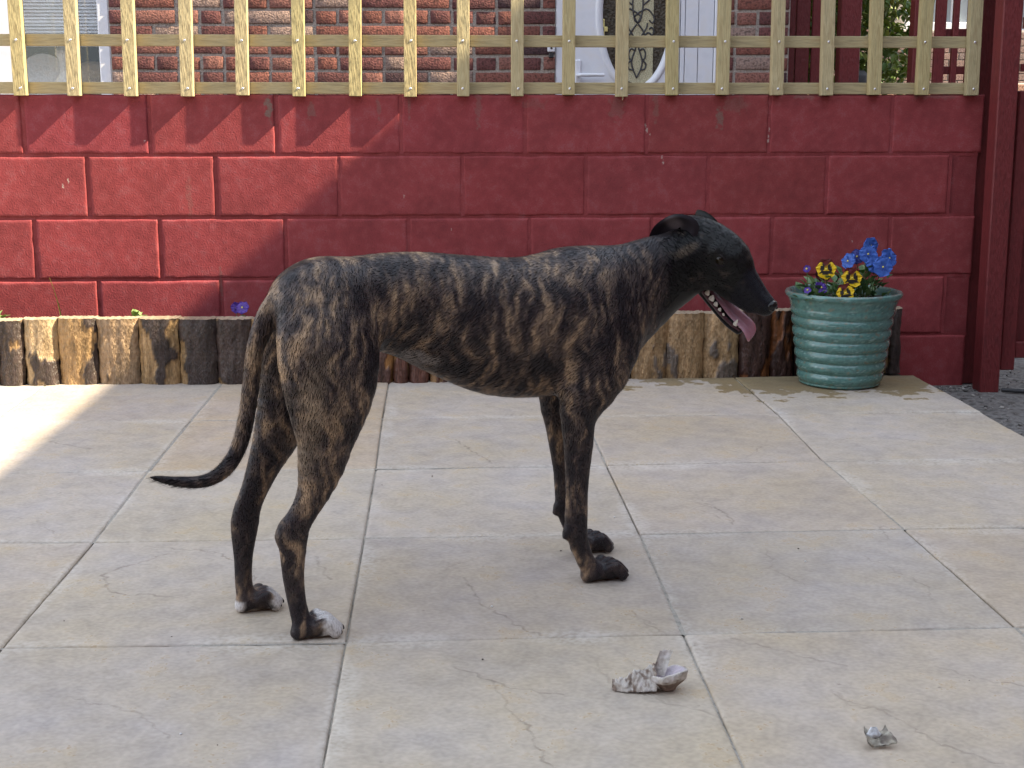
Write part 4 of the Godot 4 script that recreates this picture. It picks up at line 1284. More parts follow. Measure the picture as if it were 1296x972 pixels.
func pansy(called: String, label: String, at: Vector3, flowers: Array, leaves: int, spread: float, tall: float) -> Node3D:
	var o := thing(called, label, "pansy", at)
	var stems := MB.new()
	for q in flowers.size():
		var fl: Array = flowers[q]
		var head: Vector3 = fl[0]
		var face := Basis(Vector3.UP, fl[3]) * Basis(Vector3.RIGHT, -fl[4]) * Basis(Vector3(0, 0, 1), rnd(-0.25, 0.25))
		var node := Node3D.new()
		node.name = "flower" if q == 0 else "flower_%03d" % q
		o.add_child(node)
		node.transform = Transform3D(face, head)
		for w in 5: put("petal", petal(fl[2], w, fl[1], q), M.petal if M.has("petal") else petal_mat(), node)
		var eye := MB.new()
		eye.grid(8, 3, func(i: int, j: int):
			var a := TAU * i / 8.0
			var r: float = [0.0032, 0.0026, 0.0014, 0.0][j]
			return Vector3(cos(a) * r, sin(a) * r, 0.0035 + j * 0.0007), func(_i, _j, _p): return Color(0.75, 0.65, 0.12), true)
		put("flower_eye", eye.mesh(), M.plain, node)
		var root := Vector3(head.x * 0.45, 0, head.z * 0.4)
		var back := head - face.z * 0.012
		stems.tube([root, root.lerp(back, 0.5) + Vector3(0, 0.01, -0.004), back + Vector3(0, 0.004, -0.006), back + Vector3(0, 0.001, 0.004)], [0.0017, 0.0015, 0.0013, 0.0012], 6, Color(0.10, 0.17, 0.05))
	for q in 6:
		var a := rnd(0, TAU)
		var r := rnd(0.2, 0.8) * spread
		stems.tube([Vector3(cos(a) * r * 0.3, -0.005, sin(a) * r * 0.3), Vector3(cos(a) * r * 0.7, tall * 0.45, sin(a) * r * 0.7), Vector3(cos(a) * r, tall * 0.85, sin(a) * r)], [0.002, 0.0016, 0.001], 6, Color(0.09, 0.16, 0.05))
	put("stem", stems.mesh(), M.leaf, o)
	var kinds := []
	for q in 4: kinds.append(leaf_mesh(rnd(0.021, 0.028), rnd(0.032, 0.045), [Color(0.065, 0.135, 0.045), Color(0.09, 0.175, 0.06), Color(0.045, 0.10, 0.04), Color(0.14, 0.23, 0.10)][q]))
	for q in leaves:
		var a := rnd(0, TAU)
		var r := sqrt(rng.randf()) * spread
		var y := rnd(0.12, 1.0) * tall * (1.0 - 0.35 * r / spread)
		var b := Basis.from_euler(Vector3(rnd(-1.35, -0.25), PI / 2 - a + rnd(-0.9, 0.9), rnd(-0.4, 0.4))).scaled_local(Vector3.ONE * rnd(0.7, 1.15))
		put("leaf", kinds[q % 4], M.leaf, o, Transform3D(b, Vector3(cos(a) * r, y, sin(a) * r)))
	return o

func petal_mat() -> StandardMaterial3D:
	var m := mat(lin(1, 1, 1), 0.55, 0.06, 12.0)
	m.backlight_enabled = true; m.backlight = lin(0.06, 0.06, 0.06)
	M.petal = m
	return m

# ---------------------------------------------------------------- chewed bones on the slabs
func bones() -> void:
	var nc := noise(34.0, 3, 121)
	var bm := mat(lin(1, 1, 1), 0.6, 0.25, 9.0, 0.8)
	var tone := func(p: Vector3, bias: float) -> Color:
		var s := nc.get_noise_3dv(p) + 0.6 * nc.get_noise_3dv(p * 2.7) + bias
		return Color(0.56, 0.52, 0.47).lerp(Color(0.22, 0.165, 0.13), smoothstep(0.08, 0.5, s)).lerp(Color(0.62, 0.58, 0.55), smoothstep(-0.15, -0.45, s))
	var o := thing("chewed_bone", "larger chewed bone of two crumpled lumps with an upright flap", "bone", Vector3(0.500, 0.0, -2.043), -0.06)
	var rn := noise(34.0, 3, 123)
	rn.fractal_type = FastNoiseLite.FRACTAL_RIDGED
	# a dried strip folded lengthwise like a tent, torn along its ridge, open underneath
	var strip := MB.new()
	for layer in 2:
		strip.grid(22, 40, func(i: int, j: int):
			var u := i / 11.0 - 1.0
			var f := j / 40.0
			var hi := lerpf(0.007, 0.035, pow(f, 0.8)) * (1.0 + 0.22 * rn.get_noise_2d(f * 0.09, 3.0)) + 0.004 * rn.get_noise_2d(f * 0.4, 9.0)
			var wd := lerpf(0.004, 0.020, pow(f, 0.7))
			var crease := 0.0048 * rn.get_noise_3d(u * 0.012 + f * 0.05, f * 0.06, u * 0.01)
			var y := hi * (1.0 - pow(absf(u), 1.25)) + crease * (1.0 - absf(u)) + 0.002 + 0.004 * f * absf(u)
			var z := u * wd + crease * signf(u) + 0.004 * sin(f * 5.0)
			return Vector3(-0.058 + 0.068 * f + 0.004 * rn.get_noise_2d(u * 0.05, 1.0) * f, maxf(y, 0.0012) - layer * 0.0016, z), func(_i: int, j: int, p: Vector3): return tone.call(p, 0.02 + (0.25 if j < 4 or j > 37 else 0.0)))
	put("dried_strip", strip.mesh(), bm, o)
	# the knuckle end: a chiselled cup, hollow on top, brown beneath
	var knob := MB.new()
	knob.grid(36, 20, func(i: int, j: int):
		var a := TAU * i / 36.0
		var f := j / 20.0
		var pr: float = lerpf(0.4, 1.0, smoothstep(0.0, 0.45, f)) if f < 0.62 else lerpf(1.0, 0.0, (f - 0.62) / 0.38)
		var facet := 1.0 / maxf(absf(cos(a * 1.0 + 0.4)), absf(sin(a * 1.0 + 0.4)))
		var r := 0.0245 * pr * lerpf(1.0, facet, 0.5) * (1.0 + 0.16 * rn.get_noise_3d(cos(a) * 0.025, f * 0.03, sin(a) * 0.025))
		var y := 0.0015 + 0.030 * minf(f / 0.62, 1.0) * (1.0 + 0.22 * cos(a - 0.3)) - (0.015 * smoothstep(0.62, 1.0, f) if f > 0.62 else 0.0)
		return Vector3(0.031 + cos(a) * r * 1.08, y, sin(a) * r * 0.95), func(_i: int, j: int, p: Vector3): return Color(0.17, 0.11, 0.085).lerp(Color(0.30, 0.22, 0.18), clampf(nc.get_noise_3dv(p * 2.0) + 0.5, 0, 1)) if j < 7 else (tone.call(p, -0.12) if j < 14 else Color(0.50, 0.45, 0.50)), true)
	put("knuckle", knob.mesh(), bm, o)
	var flap := MB.new()
	for layer in 2:
		flap.grid(10, 14, func(i: int, j: int):
			var s := i / 5.0 - 1.0
			var f := j / 14.0
			return Vector3(0.014 + 0.016 * f + s * 0.0115 * (1.0 - 0.10 * f), 0.022 + 0.036 * f + 0.003 * rn.get_noise_2d(s * 0.03, f * 0.02) * f, -0.006 - 0.012 * f + 0.004 * s * s + 0.003 * sin(f * 5.0 + s) - layer * 0.0018), func(_i: int, _j: int, p: Vector3): return tone.call(p, -0.15))
	put("flap", flap.mesh(), bm, o)
	var s2 := thing("bone_fragment", "small chewed bone fragment alone on the slab at lower right", "bone", Vector3(0.8075, 0.0, -1.825), 0.1)
	var fr := MB.new()
	# saddle-shaped shard standing on its lower edges
	for layer in 2:
		fr.grid(22, 16, func(i: int, j: int):
			var u := i / 11.0 - 1.0
			var w := j / 8.0 - 1.0
			var y := 0.0105 + 0.0085 * u * u - 0.006 * w * absf(w) + 0.003 * rn.get_noise_2d(u * 0.03, w * 0.03)
			return Vector3(u * 0.019 + 0.003 * w * u, maxf(0.001, y - layer * 0.0022), w * 0.0105 * (1.0 + 0.5 * u * u) + 0.002 * u), func(i: int, _j: int, p: Vector3): return Color(0.40, 0.37, 0.30).lerp(Color(0.15, 0.125, 0.10), smoothstep(-0.05, 0.25, nc.get_noise_3dv(p * 0.8) + (0.15 if i < 11 else -0.15))))
	put("fragment", fr.mesh(), bm, s2)
	var f3 := MB.new()
	f3.grid(14, 8, func(i: int, j: int):
		var a := TAU * i / 14.0
		var b := PI * j / 8.0
		var k := 1.0 + 0.35 * rn.get_noise_3d(cos(a) * 0.03, cos(b) * 0.03, sin(a) * 0.03)
		return Vector3(-0.006 + cos(a) * sin(b) * 0.010 * k, 0.0165 + cos(b) * 0.0055 * k + (0.005 if j < 2 else 0.0), -0.005 + sin(a) * sin(b) * 0.005 * k), func(_i: int, _j: int, _p: Vector3): return Color(0.62, 0.64, 0.66), true)
	put("white_gristle", f3.mesh(), bm, s2)
	# crumbs of bone and grit lying about
	var cr := MB.new()
	var r2 := RandomNumberGenerator.new()
	r2.seed = 17
	for q in 16:
		var p := Vector3(r2.randf_range(-0.9, 1.3), 0.001, r2.randf_range(-3.4, -1.7))
		if q == 0: p = Vector3(0.92, 0.001, -2.66)
		if q < 4: cr.box(p - Vector3(0.002, 0.001, 0.0018), p + Vector3(0.002, 0.002, 0.0018), 0.001, Color(0.7, 0.69, 0.68))
		else:
			var s := r2.randf_range(0.0006, 0.0014)
			cr.box(p - Vector3(s * 1.5, s, s), p + Vector3(s * 1.5, s, s), s * 0.4, Color(0.10, 0.08, 0.07) if r2.randf() < 0.7 else Color(0.5, 0.48, 0.45))
	var co := put("crumbs", cr.mesh(), M.plain)
	co.set_meta("kind", "stuff"); co.set_meta("label", "tiny pale and dark crumbs strewn over the paving slabs"); co.set_meta("category", "crumbs")

# ---------------------------------------------------------------- the dog
# The body is a field of tapered bones with elliptical section, joined smoothly and meshed as surface nets.
# Dog's own axes: x forwards along the trunk, y up, z towards the viewer (its right side).
var bA := PackedVector3Array()
var bD := PackedVector3Array()
var bU := PackedVector3Array()
var bL := PackedFloat32Array()
var bR := []            # [u0, u1, v0, v1]
var bu0 := PackedFloat32Array()
var bu1 := PackedFloat32Array()
var bv0 := PackedFloat32Array()
var bv1 := PackedFloat32Array()
var bG := PackedInt32Array()
var gK := PackedFloat32Array()       # how softly each group joins what came before
var headT := Transform3D()

func group_begin(k: float) -> void: gK.append(k)

# stations: [position, half width across (u), half height (v)]; side = the u axis
func chain(st: Array, side: Vector3, sub := 3, xf := Transform3D()) -> void:
	var g := gK.size() - 1
	var pts := []
	for i in st.size() - 1:
		var a: Array = st[maxi(i - 1, 0)]
		var b: Array = st[i]
		var c: Array = st[i + 1]
		var d: Array = st[mini(i + 2, st.size() - 1)]
		for s in sub:
			var t := float(s) / sub
			var p: Vector3 = b[0].cubic_interpolate(c[0], a[0], d[0], t)
			pts.append([p, cubic_interpolate(b[1], c[1], a[1], d[1], t), cubic_interpolate(b[2], c[2], a[2], d[2], t)])
	pts.append(st[-1])
	for i in pts.size() - 1:
		var p: Vector3 = xf * pts[i][0]
		var q: Vector3 = xf * pts[i + 1][0]
		var d := q - p
		var u := xf.basis * side
		u = (u - d * u.dot(d) / maxf(d.length_squared(), 1e-9)).normalized()
		var sc := xf.basis.get_scale().x
		bA.append(p); bD.append(d); bU.append(u); bL.append(maxf(d.length_squared(), 1e-9))
		bu0.append(pts[i][1] * sc); bu1.append(pts[i + 1][1] * sc); bv0.append(pts[i][2] * sc); bv1.append(pts[i + 1][2] * sc); bG.append(g)

func field(p: Vector3, list: PackedInt32Array) -> float:
	var best := 9.0
	var cur := 9.0
	var g := -1
	for s in list:
		if bG[s] != g:
			if g >= 0:
				var k := gK[g]
				var h := maxf(k - absf(best - cur), 0.0)
				best = minf(best, cur) - h * h / (4.0 * k)
			g = bG[s]; cur = 9.0
		var d := p - bA[s]
		var t := clampf(d.dot(bD[s]) / bL[s], 0.0, 1.0)
		d -= bD[s] * t
		var ru := lerpf(bu0[s], bu1[s], t)
		var rv := lerpf(bv0[s], bv1[s], t)
		var du := d.dot(bU[s])
		var l2 := d.length_squared()
		var e := sqrt(du * du / (ru * ru) + maxf(l2 - du * du, 0.0) / (rv * rv))
		var v := sqrt(l2) * (1.0 - 1.0 / e) if e > 0.05 else -minf(ru, rv)
		if v < cur: cur = v
	if g >= 0:
		var k := gK[g]
		var h := maxf(k - absf(best - cur), 0.0)
		best = minf(best, cur) - h * h / (4.0 * k)
	return best

# the same work for each of n pieces, on all processor cores
func par(n: int, what: Callable) -> void:
	WorkerThreadPool.wait_for_group_task_completion(WorkerThreadPool.add_group_task(what, n, -1, true))

# the bones that can shape the surface within reach of c: near enough, and not outdone everywhere by a nearer one
func near_bones(c: Vector3, reach: float, among: PackedInt32Array) -> PackedInt32Array:
	var some := PackedInt32Array()
	var how := PackedFloat32Array()
	var best := 9.0
	for s in among:
		var d := c - bA[s]
		var t := clampf(d.dot(bD[s]) / bL[s], 0.0, 1.0)
		d -= bD[s] * t
		var ru := lerpf(bu0[s], bu1[s], t)
		var rv := lerpf(bv0[s], bv1[s], t)
		var l2 := d.length_squared()
		var r := maxf(ru, rv) + reach * 2.0 + gK[bG[s]] + 0.01
		if l2 > r * r: continue
		var du := d.dot(bU[s])
		var e := sqrt(du * du / (ru * ru) + maxf(l2 - du * du, 0.0) / (rv * rv))
		var v := sqrt(l2) * (1.0 - 1.0 / e) if e > 0.05 else -minf(ru, rv)
		if v > reach * 2.0 + gK[bG[s]] + 0.01: continue
		best = minf(best, v)
		some.append(s); how.append(v)
	var list := PackedInt32Array()
	for i in some.size():
		if how[i] < best + reach * 2.6 + gK[bG[some[i]]]: list.append(some[i])
	return list

# meshes the field inside a box; keep says which cells belong to this piece
func nets(mb: MB, lo: Vector3, hi: Vector3, cell: float, keep: Callable, color: Callable) -> void:
	var B := 4
	var dim := Vector3i(((hi - lo) / cell).ceil())
	dim = Vector3i(ceili(dim.x / float(B)) * B, ceili(dim.y / float(B)) * B, ceili(dim.z / float(B)) * B)
	var sx := 1
	var sy := dim.x + 1
	var sz := (dim.x + 1) * (dim.y + 1)
	var val := PackedFloat32Array()
	val.resize(sz * (dim.z + 1))
	val.fill(1.0)
	var half := B * cell * 0.5
	var reach := half * 1.7321
	var blocks := []
	var W := 4                       # a coarse pass over groups of blocks first
	var wide_dim := Vector3i(ceili(dim.x / float(B * W)), ceili(dim.y / float(B * W)), ceili(dim.z / float(B * W)))
	var found := []
	found.resize(wide_dim.x * wide_dim.y * wide_dim.z)
	par(found.size(), func(at_: int) -> void:
		var wx := at_ % wide_dim.x
		var wy := (at_ / wide_dim.x) % wide_dim.y
		var wz := at_ / (wide_dim.x * wide_dim.y)
		var out := []
		found[at_] = out
		var wc := lo + (Vector3(wx, wy, wz) + Vector3.ONE * 0.5) * (B * W * cell)
		var wide := near_bones(wc, reach * W, PackedInt32Array(range(bA.size())))
		if wide.is_empty(): return
		for bz in range(wz * W, mini(wz * W + W, dim.z / B)):
			for by in range(wy * W, mini(wy * W + W, dim.y / B)):
				for bx in range(wx * W, mini(wx * W + W, dim.x / B)):
					var c := lo + Vector3(bx * B, by * B, bz * B) * cell + Vector3.ONE * half
					var list := near_bones(c, reach, wide)
					if list.is_empty(): continue
					var f := field(c, list)
					if f > reach * 1.4 + 0.003: continue
					if f < -reach * 1.6 - 0.003:
						out.append([Vector3i(bx, by, bz), null])
						continue
					var vals := PackedFloat32Array()
					for z in B:
						for y in B:
							for x in B: vals.append(field(lo + Vector3(bx * B + x, by * B + y, bz * B + z) * cell, list))
					out.append([Vector3i(bx, by, bz), vals]))
	for out: Array in found:
		for e: Array in out:
			var b: Vector3i = e[0]
			var k := 0
			for z in B:
				for y in B:
					for x in B:
						val[(b.x * B + x) * sx + (b.y * B + y) * sy + (b.z * B + z) * sz] = -1.0 if e[1] == null else e[1][k]
						k += 1
			if e[1] != null: blocks.append(b)
	var at := {}
	var order := []
	for b: Vector3i in blocks:
		for z in B:
			for y in B:
				for x in B:
					var i := (b.x * B + x) * sx + (b.y * B + y) * sy + (b.z * B + z) * sz
					var v0 := val[i]
					var v1 := val[i + sx]
					var v2 := val[i + sy]
					var v3 := val[i + sx + sy]
					var v4 := val[i + sz]
					var v5 := val[i + sx + sz]
					var v6 := val[i + sy + sz]
					var v7 := val[i + sx + sy + sz]
					var neg := int(v0 < 0) + int(v1 < 0) + int(v2 < 0) + int(v3 < 0) + int(v4 < 0) + int(v5 < 0) + int(v6 < 0) + int(v7 < 0)
					if neg == 0 or neg == 8: continue
					var sum := Vector3.ZERO
					var n := 0
					if (v0 < 0) != (v1 < 0): sum += Vector3(v0 / (v0 - v1), 0, 0); n += 1
					if (v2 < 0) != (v3 < 0): sum += Vector3(v2 / (v2 - v3), 1, 0); n += 1
					if (v4 < 0) != (v5 < 0): sum += Vector3(v4 / (v4 - v5), 0, 1); n += 1
					if (v6 < 0) != (v7 < 0): sum += Vector3(v6 / (v6 - v7), 1, 1); n += 1
					if (v0 < 0) != (v2 < 0): sum += Vector3(0, v0 / (v0 - v2), 0); n += 1
					if (v1 < 0) != (v3 < 0): sum += Vector3(1, v1 / (v1 - v3), 0); n += 1
					if (v4 < 0) != (v6 < 0): sum += Vector3(0, v4 / (v4 - v6), 1); n += 1
					if (v5 < 0) != (v7 < 0): sum += Vector3(1, v5 / (v5 - v7), 1); n += 1
					if (v0 < 0) != (v4 < 0): sum += Vector3(0, 0, v0 / (v0 - v4)); n += 1
					if (v1 < 0) != (v5 < 0): sum += Vector3(1, 0, v1 / (v1 - v5)); n += 1
					if (v2 < 0) != (v6 < 0): sum += Vector3(0, 1, v2 / (v2 - v6)); n += 1
					if (v3 < 0) != (v7 < 0): sum += Vector3(1, 1, v3 / (v3 - v7)); n += 1
					var p := lo + (Vector3(b.x * B + x, b.y * B + y, b.z * B + z) + sum / n) * cell
					var g := Vector3(v1 + v3 + v5 + v7 - v0 - v2 - v4 - v6, v2 + v3 + v6 + v7 - v0 - v1 - v4 - v5, v4 + v5 + v6 + v7 - v0 - v1 - v2 - v3)
					at[i] = mb.vert(p, g.normalized(), color.call(p))
					order.append(i)
	for i: int in order:
		for ax in 3:
			var s0: int = [sx, sy, sz][ax]
			var s1: int = [sy, sz, sx][ax]
			var s2: int = [sz, sx, sy][ax]
			var a := val[i]
			var b := val[i + s0]
			if (a < 0) == (b < 0): continue
			if not (at.has(i - s1) and at.has(i - s2) and at.has(i - s1 - s2)): continue
			var q := [at[i], at[i - s1], at[i - s1 - s2], at[i - s2]]
			if not keep.call(mb.v[q[0]]): continue
			if a < 0: mb.tri(q[0], q[1], q[2]); mb.tri(q[0], q[2], q[3])
			else: mb.tri(q[0], q[2], q[1]); mb.tri(q[0], q[3], q[2])

var n_a: FastNoiseLite
var n_b: FastNoiseLite
var n_c: FastNoiseLite
var feet := {}

# brindle: tan bars on near-black, by place on the dog
func coat(p: Vector3) -> Color:
	var dark := Color(0.030, 0.0245, 0.028)
	var tan := Color(0.445, 0.31, 0.198)
	var h := headT.affine_inverse() * p
	var in_head := smoothstep(-0.13, -0.08, h.x) * smoothstep(0.78, 0.80, p.x)
	# bars run down the ribs, slanting a little backwards, and follow the limbs further down
	var wx := p.x + 0.22 * (0.66 - p.y) * smoothstep(0.3, 0.6, p.y) + 0.030 * n_b.get_noise_3d(p.x * 7.0, p.y * 9.0, p.z * 7.0)
	var s := 1.15 * n_a.get_noise_3d(wx * 46.0, p.y * 8.5, p.z * 11.0) + 0.60 * n_b.get_noise_3d(wx * 95.0, p.y * 24.0, p.z * 24.0) + 0.70 * n_b.get_noise_3d(p.x * 8.0, p.y * 8.0, p.z * 8.0 + 4.0)
	var leg := smoothstep(0.36, 0.24, p.y) if p.x > 0.0 or p.z > 0.03 or p.z < -0.03 else 0.0
	var bias := 0.06
	bias -= 0.55 * smoothstep(0.66, 0.84, p.x + 0.25 * (p.y - 0.5))        # neck nearly black
	bias -= 0.22 * smoothstep(0.62, 0.655, p.y) * smoothstep(0.3, 0.4, p.x) # saddle darker
	bias -= 0.14 * leg
	if p.x > 0.5: bias -= 0.16 * smoothstep(0.46, 0.36, p.y)
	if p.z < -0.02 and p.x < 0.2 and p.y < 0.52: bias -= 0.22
	if p.x < 0.0 and absf(p.z) < 0.03: bias += 0.10 * smoothstep(0.42, 0.5, p.y) - 0.25 * smoothstep(0.42, 0.34, p.y)
	var mid := Color(0.098, 0.075, 0.068)
	var c := dark.lerp(mid, smoothstep(-0.55, 0.22, s + bias) * (1.0 - 0.45 * leg) * smoothstep(0.95, 0.75, p.x))
	c = c.lerp(tan, smoothstep(0.02, 0.95, s + bias) * 0.95)
	# pale bar down the back of the near thigh, and the pale skin fold of the flank
	var th := smoothstep(0.030, 0.006, absf(p.x - (0.018 + 0.12 * (p.y - 0.42)) - 0.012 * n_b.get_noise_3d(p.y * 14.0, 3.0, p.z * 8.0))) * smoothstep(0.27, 0.33, p.y) * smoothstep(0.56, 0.46, p.y) * smoothstep(0.03, 0.07, p.z)
	c = c.lerp(Color(0.33, 0.25, 0.175), th * clampf(0.55 + 0.4 * s, 0, 1))
	var fl := smoothstep(1.0, 0.4, Vector2((p.x - 0.255) / 0.05, (p.y - 0.478 + 0.35 * (p.x - 0.255)) / 0.016).length() + 0.5 * n_b.get_noise_3d(p.x * 20, p.y * 20, 1.0)) * smoothstep(0.0, 0.03, p.z)
	c = c.lerp(Color(0.26, 0.235, 0.23), fl * 0.85)
	if in_head > 0.0:
		var hk := smoothstep(0.22, 0.55, n_a.get_noise_3d(h.x * 24.0, h.y * 42.0, h.z * 20.0) + 0.25 * n_b.get_noise_3d(h.x * 14, h.y * 14, h.z * 14) - 0.15 * smoothstep(0.0, 0.05, h.x))
		var hc := Color(0.0110, 0.0100, 0.0115).lerp(Color(0.10, 0.078, 0.06), hk * 0.45)
		# tan mark on the cheek below the ear
		var mk := smoothstep(1.0, 0.3, Vector2((h.x + 0.058 - 0.3 * (h.y + 0.005)) / 0.014, (h.y + 0.008) / 0.02).length()) * smoothstep(0.02, 0.035, h.z)
		hc = hc.lerp(Color(0.20, 0.15, 0.10), mk * 0.45)
		hc = hc.lerp(Color(0.0105, 0.0102, 0.0125), 0.8 * smoothstep(0.02, 0.10, h.x))
		c = c.lerp(hc, in_head)
	# white toes
	var w := 0.0
	if p.y < 0.075 and p.x < 0.3:
		if p.z > 0.0: w = smoothstep(0.024, 0.034, p.x + 0.012 * n_b.get_noise_3dv(p * 30.0)) * smoothstep(0.06, 0.045, p.y)
		else: w = maxf(smoothstep(-0.008, 0.002, p.x + 0.012 * n_b.get_noise_3dv(p * 40.0)) * smoothstep(0.05, 0.03, p.y), smoothstep(-0.050, -0.056, p.x) * smoothstep(0.028, 0.020, p.y))
	elif p.y < 0.05 and p.z < -0.02 and p.x > 0.73: w = 0.35 * smoothstep(0.736, 0.748, p.x)
	c = c.lerp(Color(0.74, 0.72, 0.71), w)
	return c

func paw(at: Vector3, len_: float, wide: float, back: float) -> void:
	# four toes, each its own bone with a knuckle, and the pads beneath
	group_begin(0.012)
	chain([[at + Vector3(-0.003 - back, 0.0135, 0), 0.015, 0.0125], [at + Vector3(0.014, 0.022, 0), wide * 0.85, 0.017], [at + Vector3(0.030, 0.0155, 0), wide * 0.92, 0.0135], [at + Vector3(0.046, 0.0125, 0), wide * 0.90, 0.0105]], Vector3(0, 0, 1), 2)
	for k in 4:
		var s: float = [-1.5, -0.55, 0.55, 1.5][k]
		var l: float = len_ * [0.84, 1.0, 1.0, 0.84][k]
		group_begin(0.0022)
		chain([[at + Vector3(0.020, 0.024, s * wide * 0.44), 0.0085, 0.009], [at + Vector3(l * 0.60, 0.0315, s * wide * 0.64), 0.0092, 0.0118], [at + Vector3(l * 0.86, 0.0140, s * wide * 0.70), 0.0086, 0.0118]], Vector3(0, 0, 1), 3)
		feet[str(at) + str(k)] = at + Vector3(l * 0.97, 0.0150, s * wide * 0.71) - Vector3(0.003, 0, 0)

func dog() -> void:
	n_a = noise(1.0, 3, 201)
	n_b = noise(1.0, 3, 202)
	n_c = noise(1.0, 2, 203)
	var Z := Vector3(0, 0, 1)
	var X := Vector3(1, 0, 0)
	headT = Transform3D(Basis(Vector3.UP, -1.05) * Basis(Z, -0.5631) * Basis(X, 0.2267), Vector3(0.9265, 0.6370, 0.0856)).scaled_local(Vector3.ONE * 1.02)
	# trunk
	group_begin(0.02)
	chain([[Vector3(0.050, 0.586, 0), 0.060, 0.058], [Vector3(0.10, 0.581, 0), 0.078, 0.076], [Vector3(0.19, 0.579, 0), 0.078, 0.087], [Vector3(0.27, 0.566, 0), 0.078, 0.100], [Vector3(0.36, 0.538, 0), 0.090, 0.118],
		[Vector3(0.45, 0.514, 0), 0.098, 0.133], [Vector3(0.54, 0.507, 0), 0.098, 0.137], [Vector3(0.615, 0.512, 0), 0.090, 0.135], [Vector3(0.655, 0.508, 0), 0.073, 0.095]], Z, 4)
	group_begin(0.06)
	var hb := headT * Vector3(-0.075, -0.040, 0)
	chain([[Vector3(0.600, 0.535, 0), 0.076, 0.105], [Vector3(0.715, 0.551, 0), 0.064, 0.105], [Vector3(0.795, 0.587, 0.006), 0.058, 0.086], [Vector3(0.850, 0.614, 0.018), 0.055, 0.071], [hb, 0.052, 0.060]], Z, 4)
	# head: skull and muzzle, then the lower jaw, cheeks and brows
	group_begin(0.03)
	chain([[Vector3(-0.078, -0.030, 0), 0.047, 0.050], [Vector3(-0.040, -0.024, 0), 0.050, 0.062], [Vector3(0.0, -0.0205, 0), 0.043, 0.0545], [Vector3(0.030, -0.0315, 0), 0.0335, 0.0440], [Vector3(0.060, -0.0395, 0), 0.0275, 0.0370], [Vector3(0.090, -0.0445, 0), 0.0230, 0.0290], [Vector3(0.111, -0.0445, 0), 0.0190, 0.0225]], Z, 3, headT)
	for s: float in [-1.0, 1.0]:
		group_begin(0.018)
		chain([[Vector3(-0.014, 0.009, s * 0.031), 0.011, 0.010], [Vector3(0.010, 0.006, s * 0.029), 0.009, 0.009]], Z, 1, headT)
		group_begin(0.03)
		chain([[Vector3(-0.065, -0.052, s * 0.028), 0.020, 0.034], [Vector3(-0.03, -0.060, s * 0.026), 0.014, 0.020]], Z, 2, headT)
		group_begin(0.012)      # upper lips hang a little
		chain([[Vector3(0.0, -0.067, s * 0.024), 0.006, 0.009], [Vector3(0.045, -0.0665, s * 0.0200), 0.006, 0.009], [Vector3(0.09, -0.064, s * 0.015), 0.006, 0.009]], Z, 3, headT)
	group_begin(0.008)
	chain([[Vector3(-0.050, -0.084, 0), 0.030, 0.020], [Vector3(-0.012, -0.098, 0), 0.0235, 0.0125], [Vector3(0.030, -0.1145, 0), 0.018, 0.0095], [Vector3(0.065, -0.1255, 0), 0.0145, 0.0085], [Vector3(0.092, -0.1275, 0), 0.012, 0.0075]], Z, 3, headT)
	# hind legs
	group_begin(0.05)
	chain([[Vector3(0.080, 0.585, 0.045), 0.048, 0.072], [Vector3(0.070, 0.525, 0.072), 0.054, 0.092], [Vector3(0.066, 0.465, 0.086), 0.050, 0.087], [Vector3(0.060, 0.410, 0.092), 0.043, 0.070], [Vector3(0.054, 0.362, 0.092), 0.036, 0.053], [Vector3(0.045, 0.315, 0.091), 0.030, 0.0435], [Vector3(0.031, 0.270, 0.090), 0.022, 0.0315],
		[Vector3(0.013, 0.238, 0.090), 0.018, 0.0255], [Vector3(-0.004, 0.212, 0.090), 0.017, 0.0255], [Vector3(-0.011, 0.192, 0.090), 0.017, 0.0275], [Vector3(-0.012, 0.168, 0.090), 0.0155, 0.0245], [Vector3(-0.013, 0.119, 0.090), 0.0135, 0.0195], [Vector3(-0.007, 0.065, 0.090), 0.0135, 0.0165], [Vector3(0.0, 0.033, 0.090), 0.017, 0.0175]], Z, 2)
	group_begin(0.02)
	chain([[Vector3(-0.022, 0.207, 0.090), 0.009, 0.012], [Vector3(-0.030, 0.196, 0.090), 0.010, 0.010]], Z, 1)
	group_begin(0.04)
	chain([[Vector3(0.090, 0.585, -0.045), 0.048, 0.070], [Vector3(0.085, 0.525, -0.072), 0.052, 0.092], [Vector3(0.078, 0.465, -0.086), 0.046, 0.080], [Vector3(0.062, 0.410, -0.090), 0.040, 0.066], [Vector3(0.040, 0.360, -0.090), 0.034, 0.052], [Vector3(0.022, 0.320, -0.090), 0.029, 0.042], [Vector3(0.002, 0.280, -0.090), 0.023, 0.0325],
		[Vector3(-0.020, 0.232, -0.090), 0.018, 0.0255], [Vector3(-0.034, 0.200, -0.090), 0.017, 0.0255], [Vector3(-0.040, 0.174, -0.090), 0.017, 0.027], [Vector3(-0.043, 0.146, -0.090), 0.0155, 0.0235], [Vector3(-0.046, 0.103, -0.090), 0.0135, 0.0175], [Vector3(-0.047, 0.058, -0.090), 0.0135, 0.0165], [Vector3(-0.044, 0.030, -0.090), 0.017, 0.0175]], Z, 2)
	# fore legs
	group_begin(0.04)
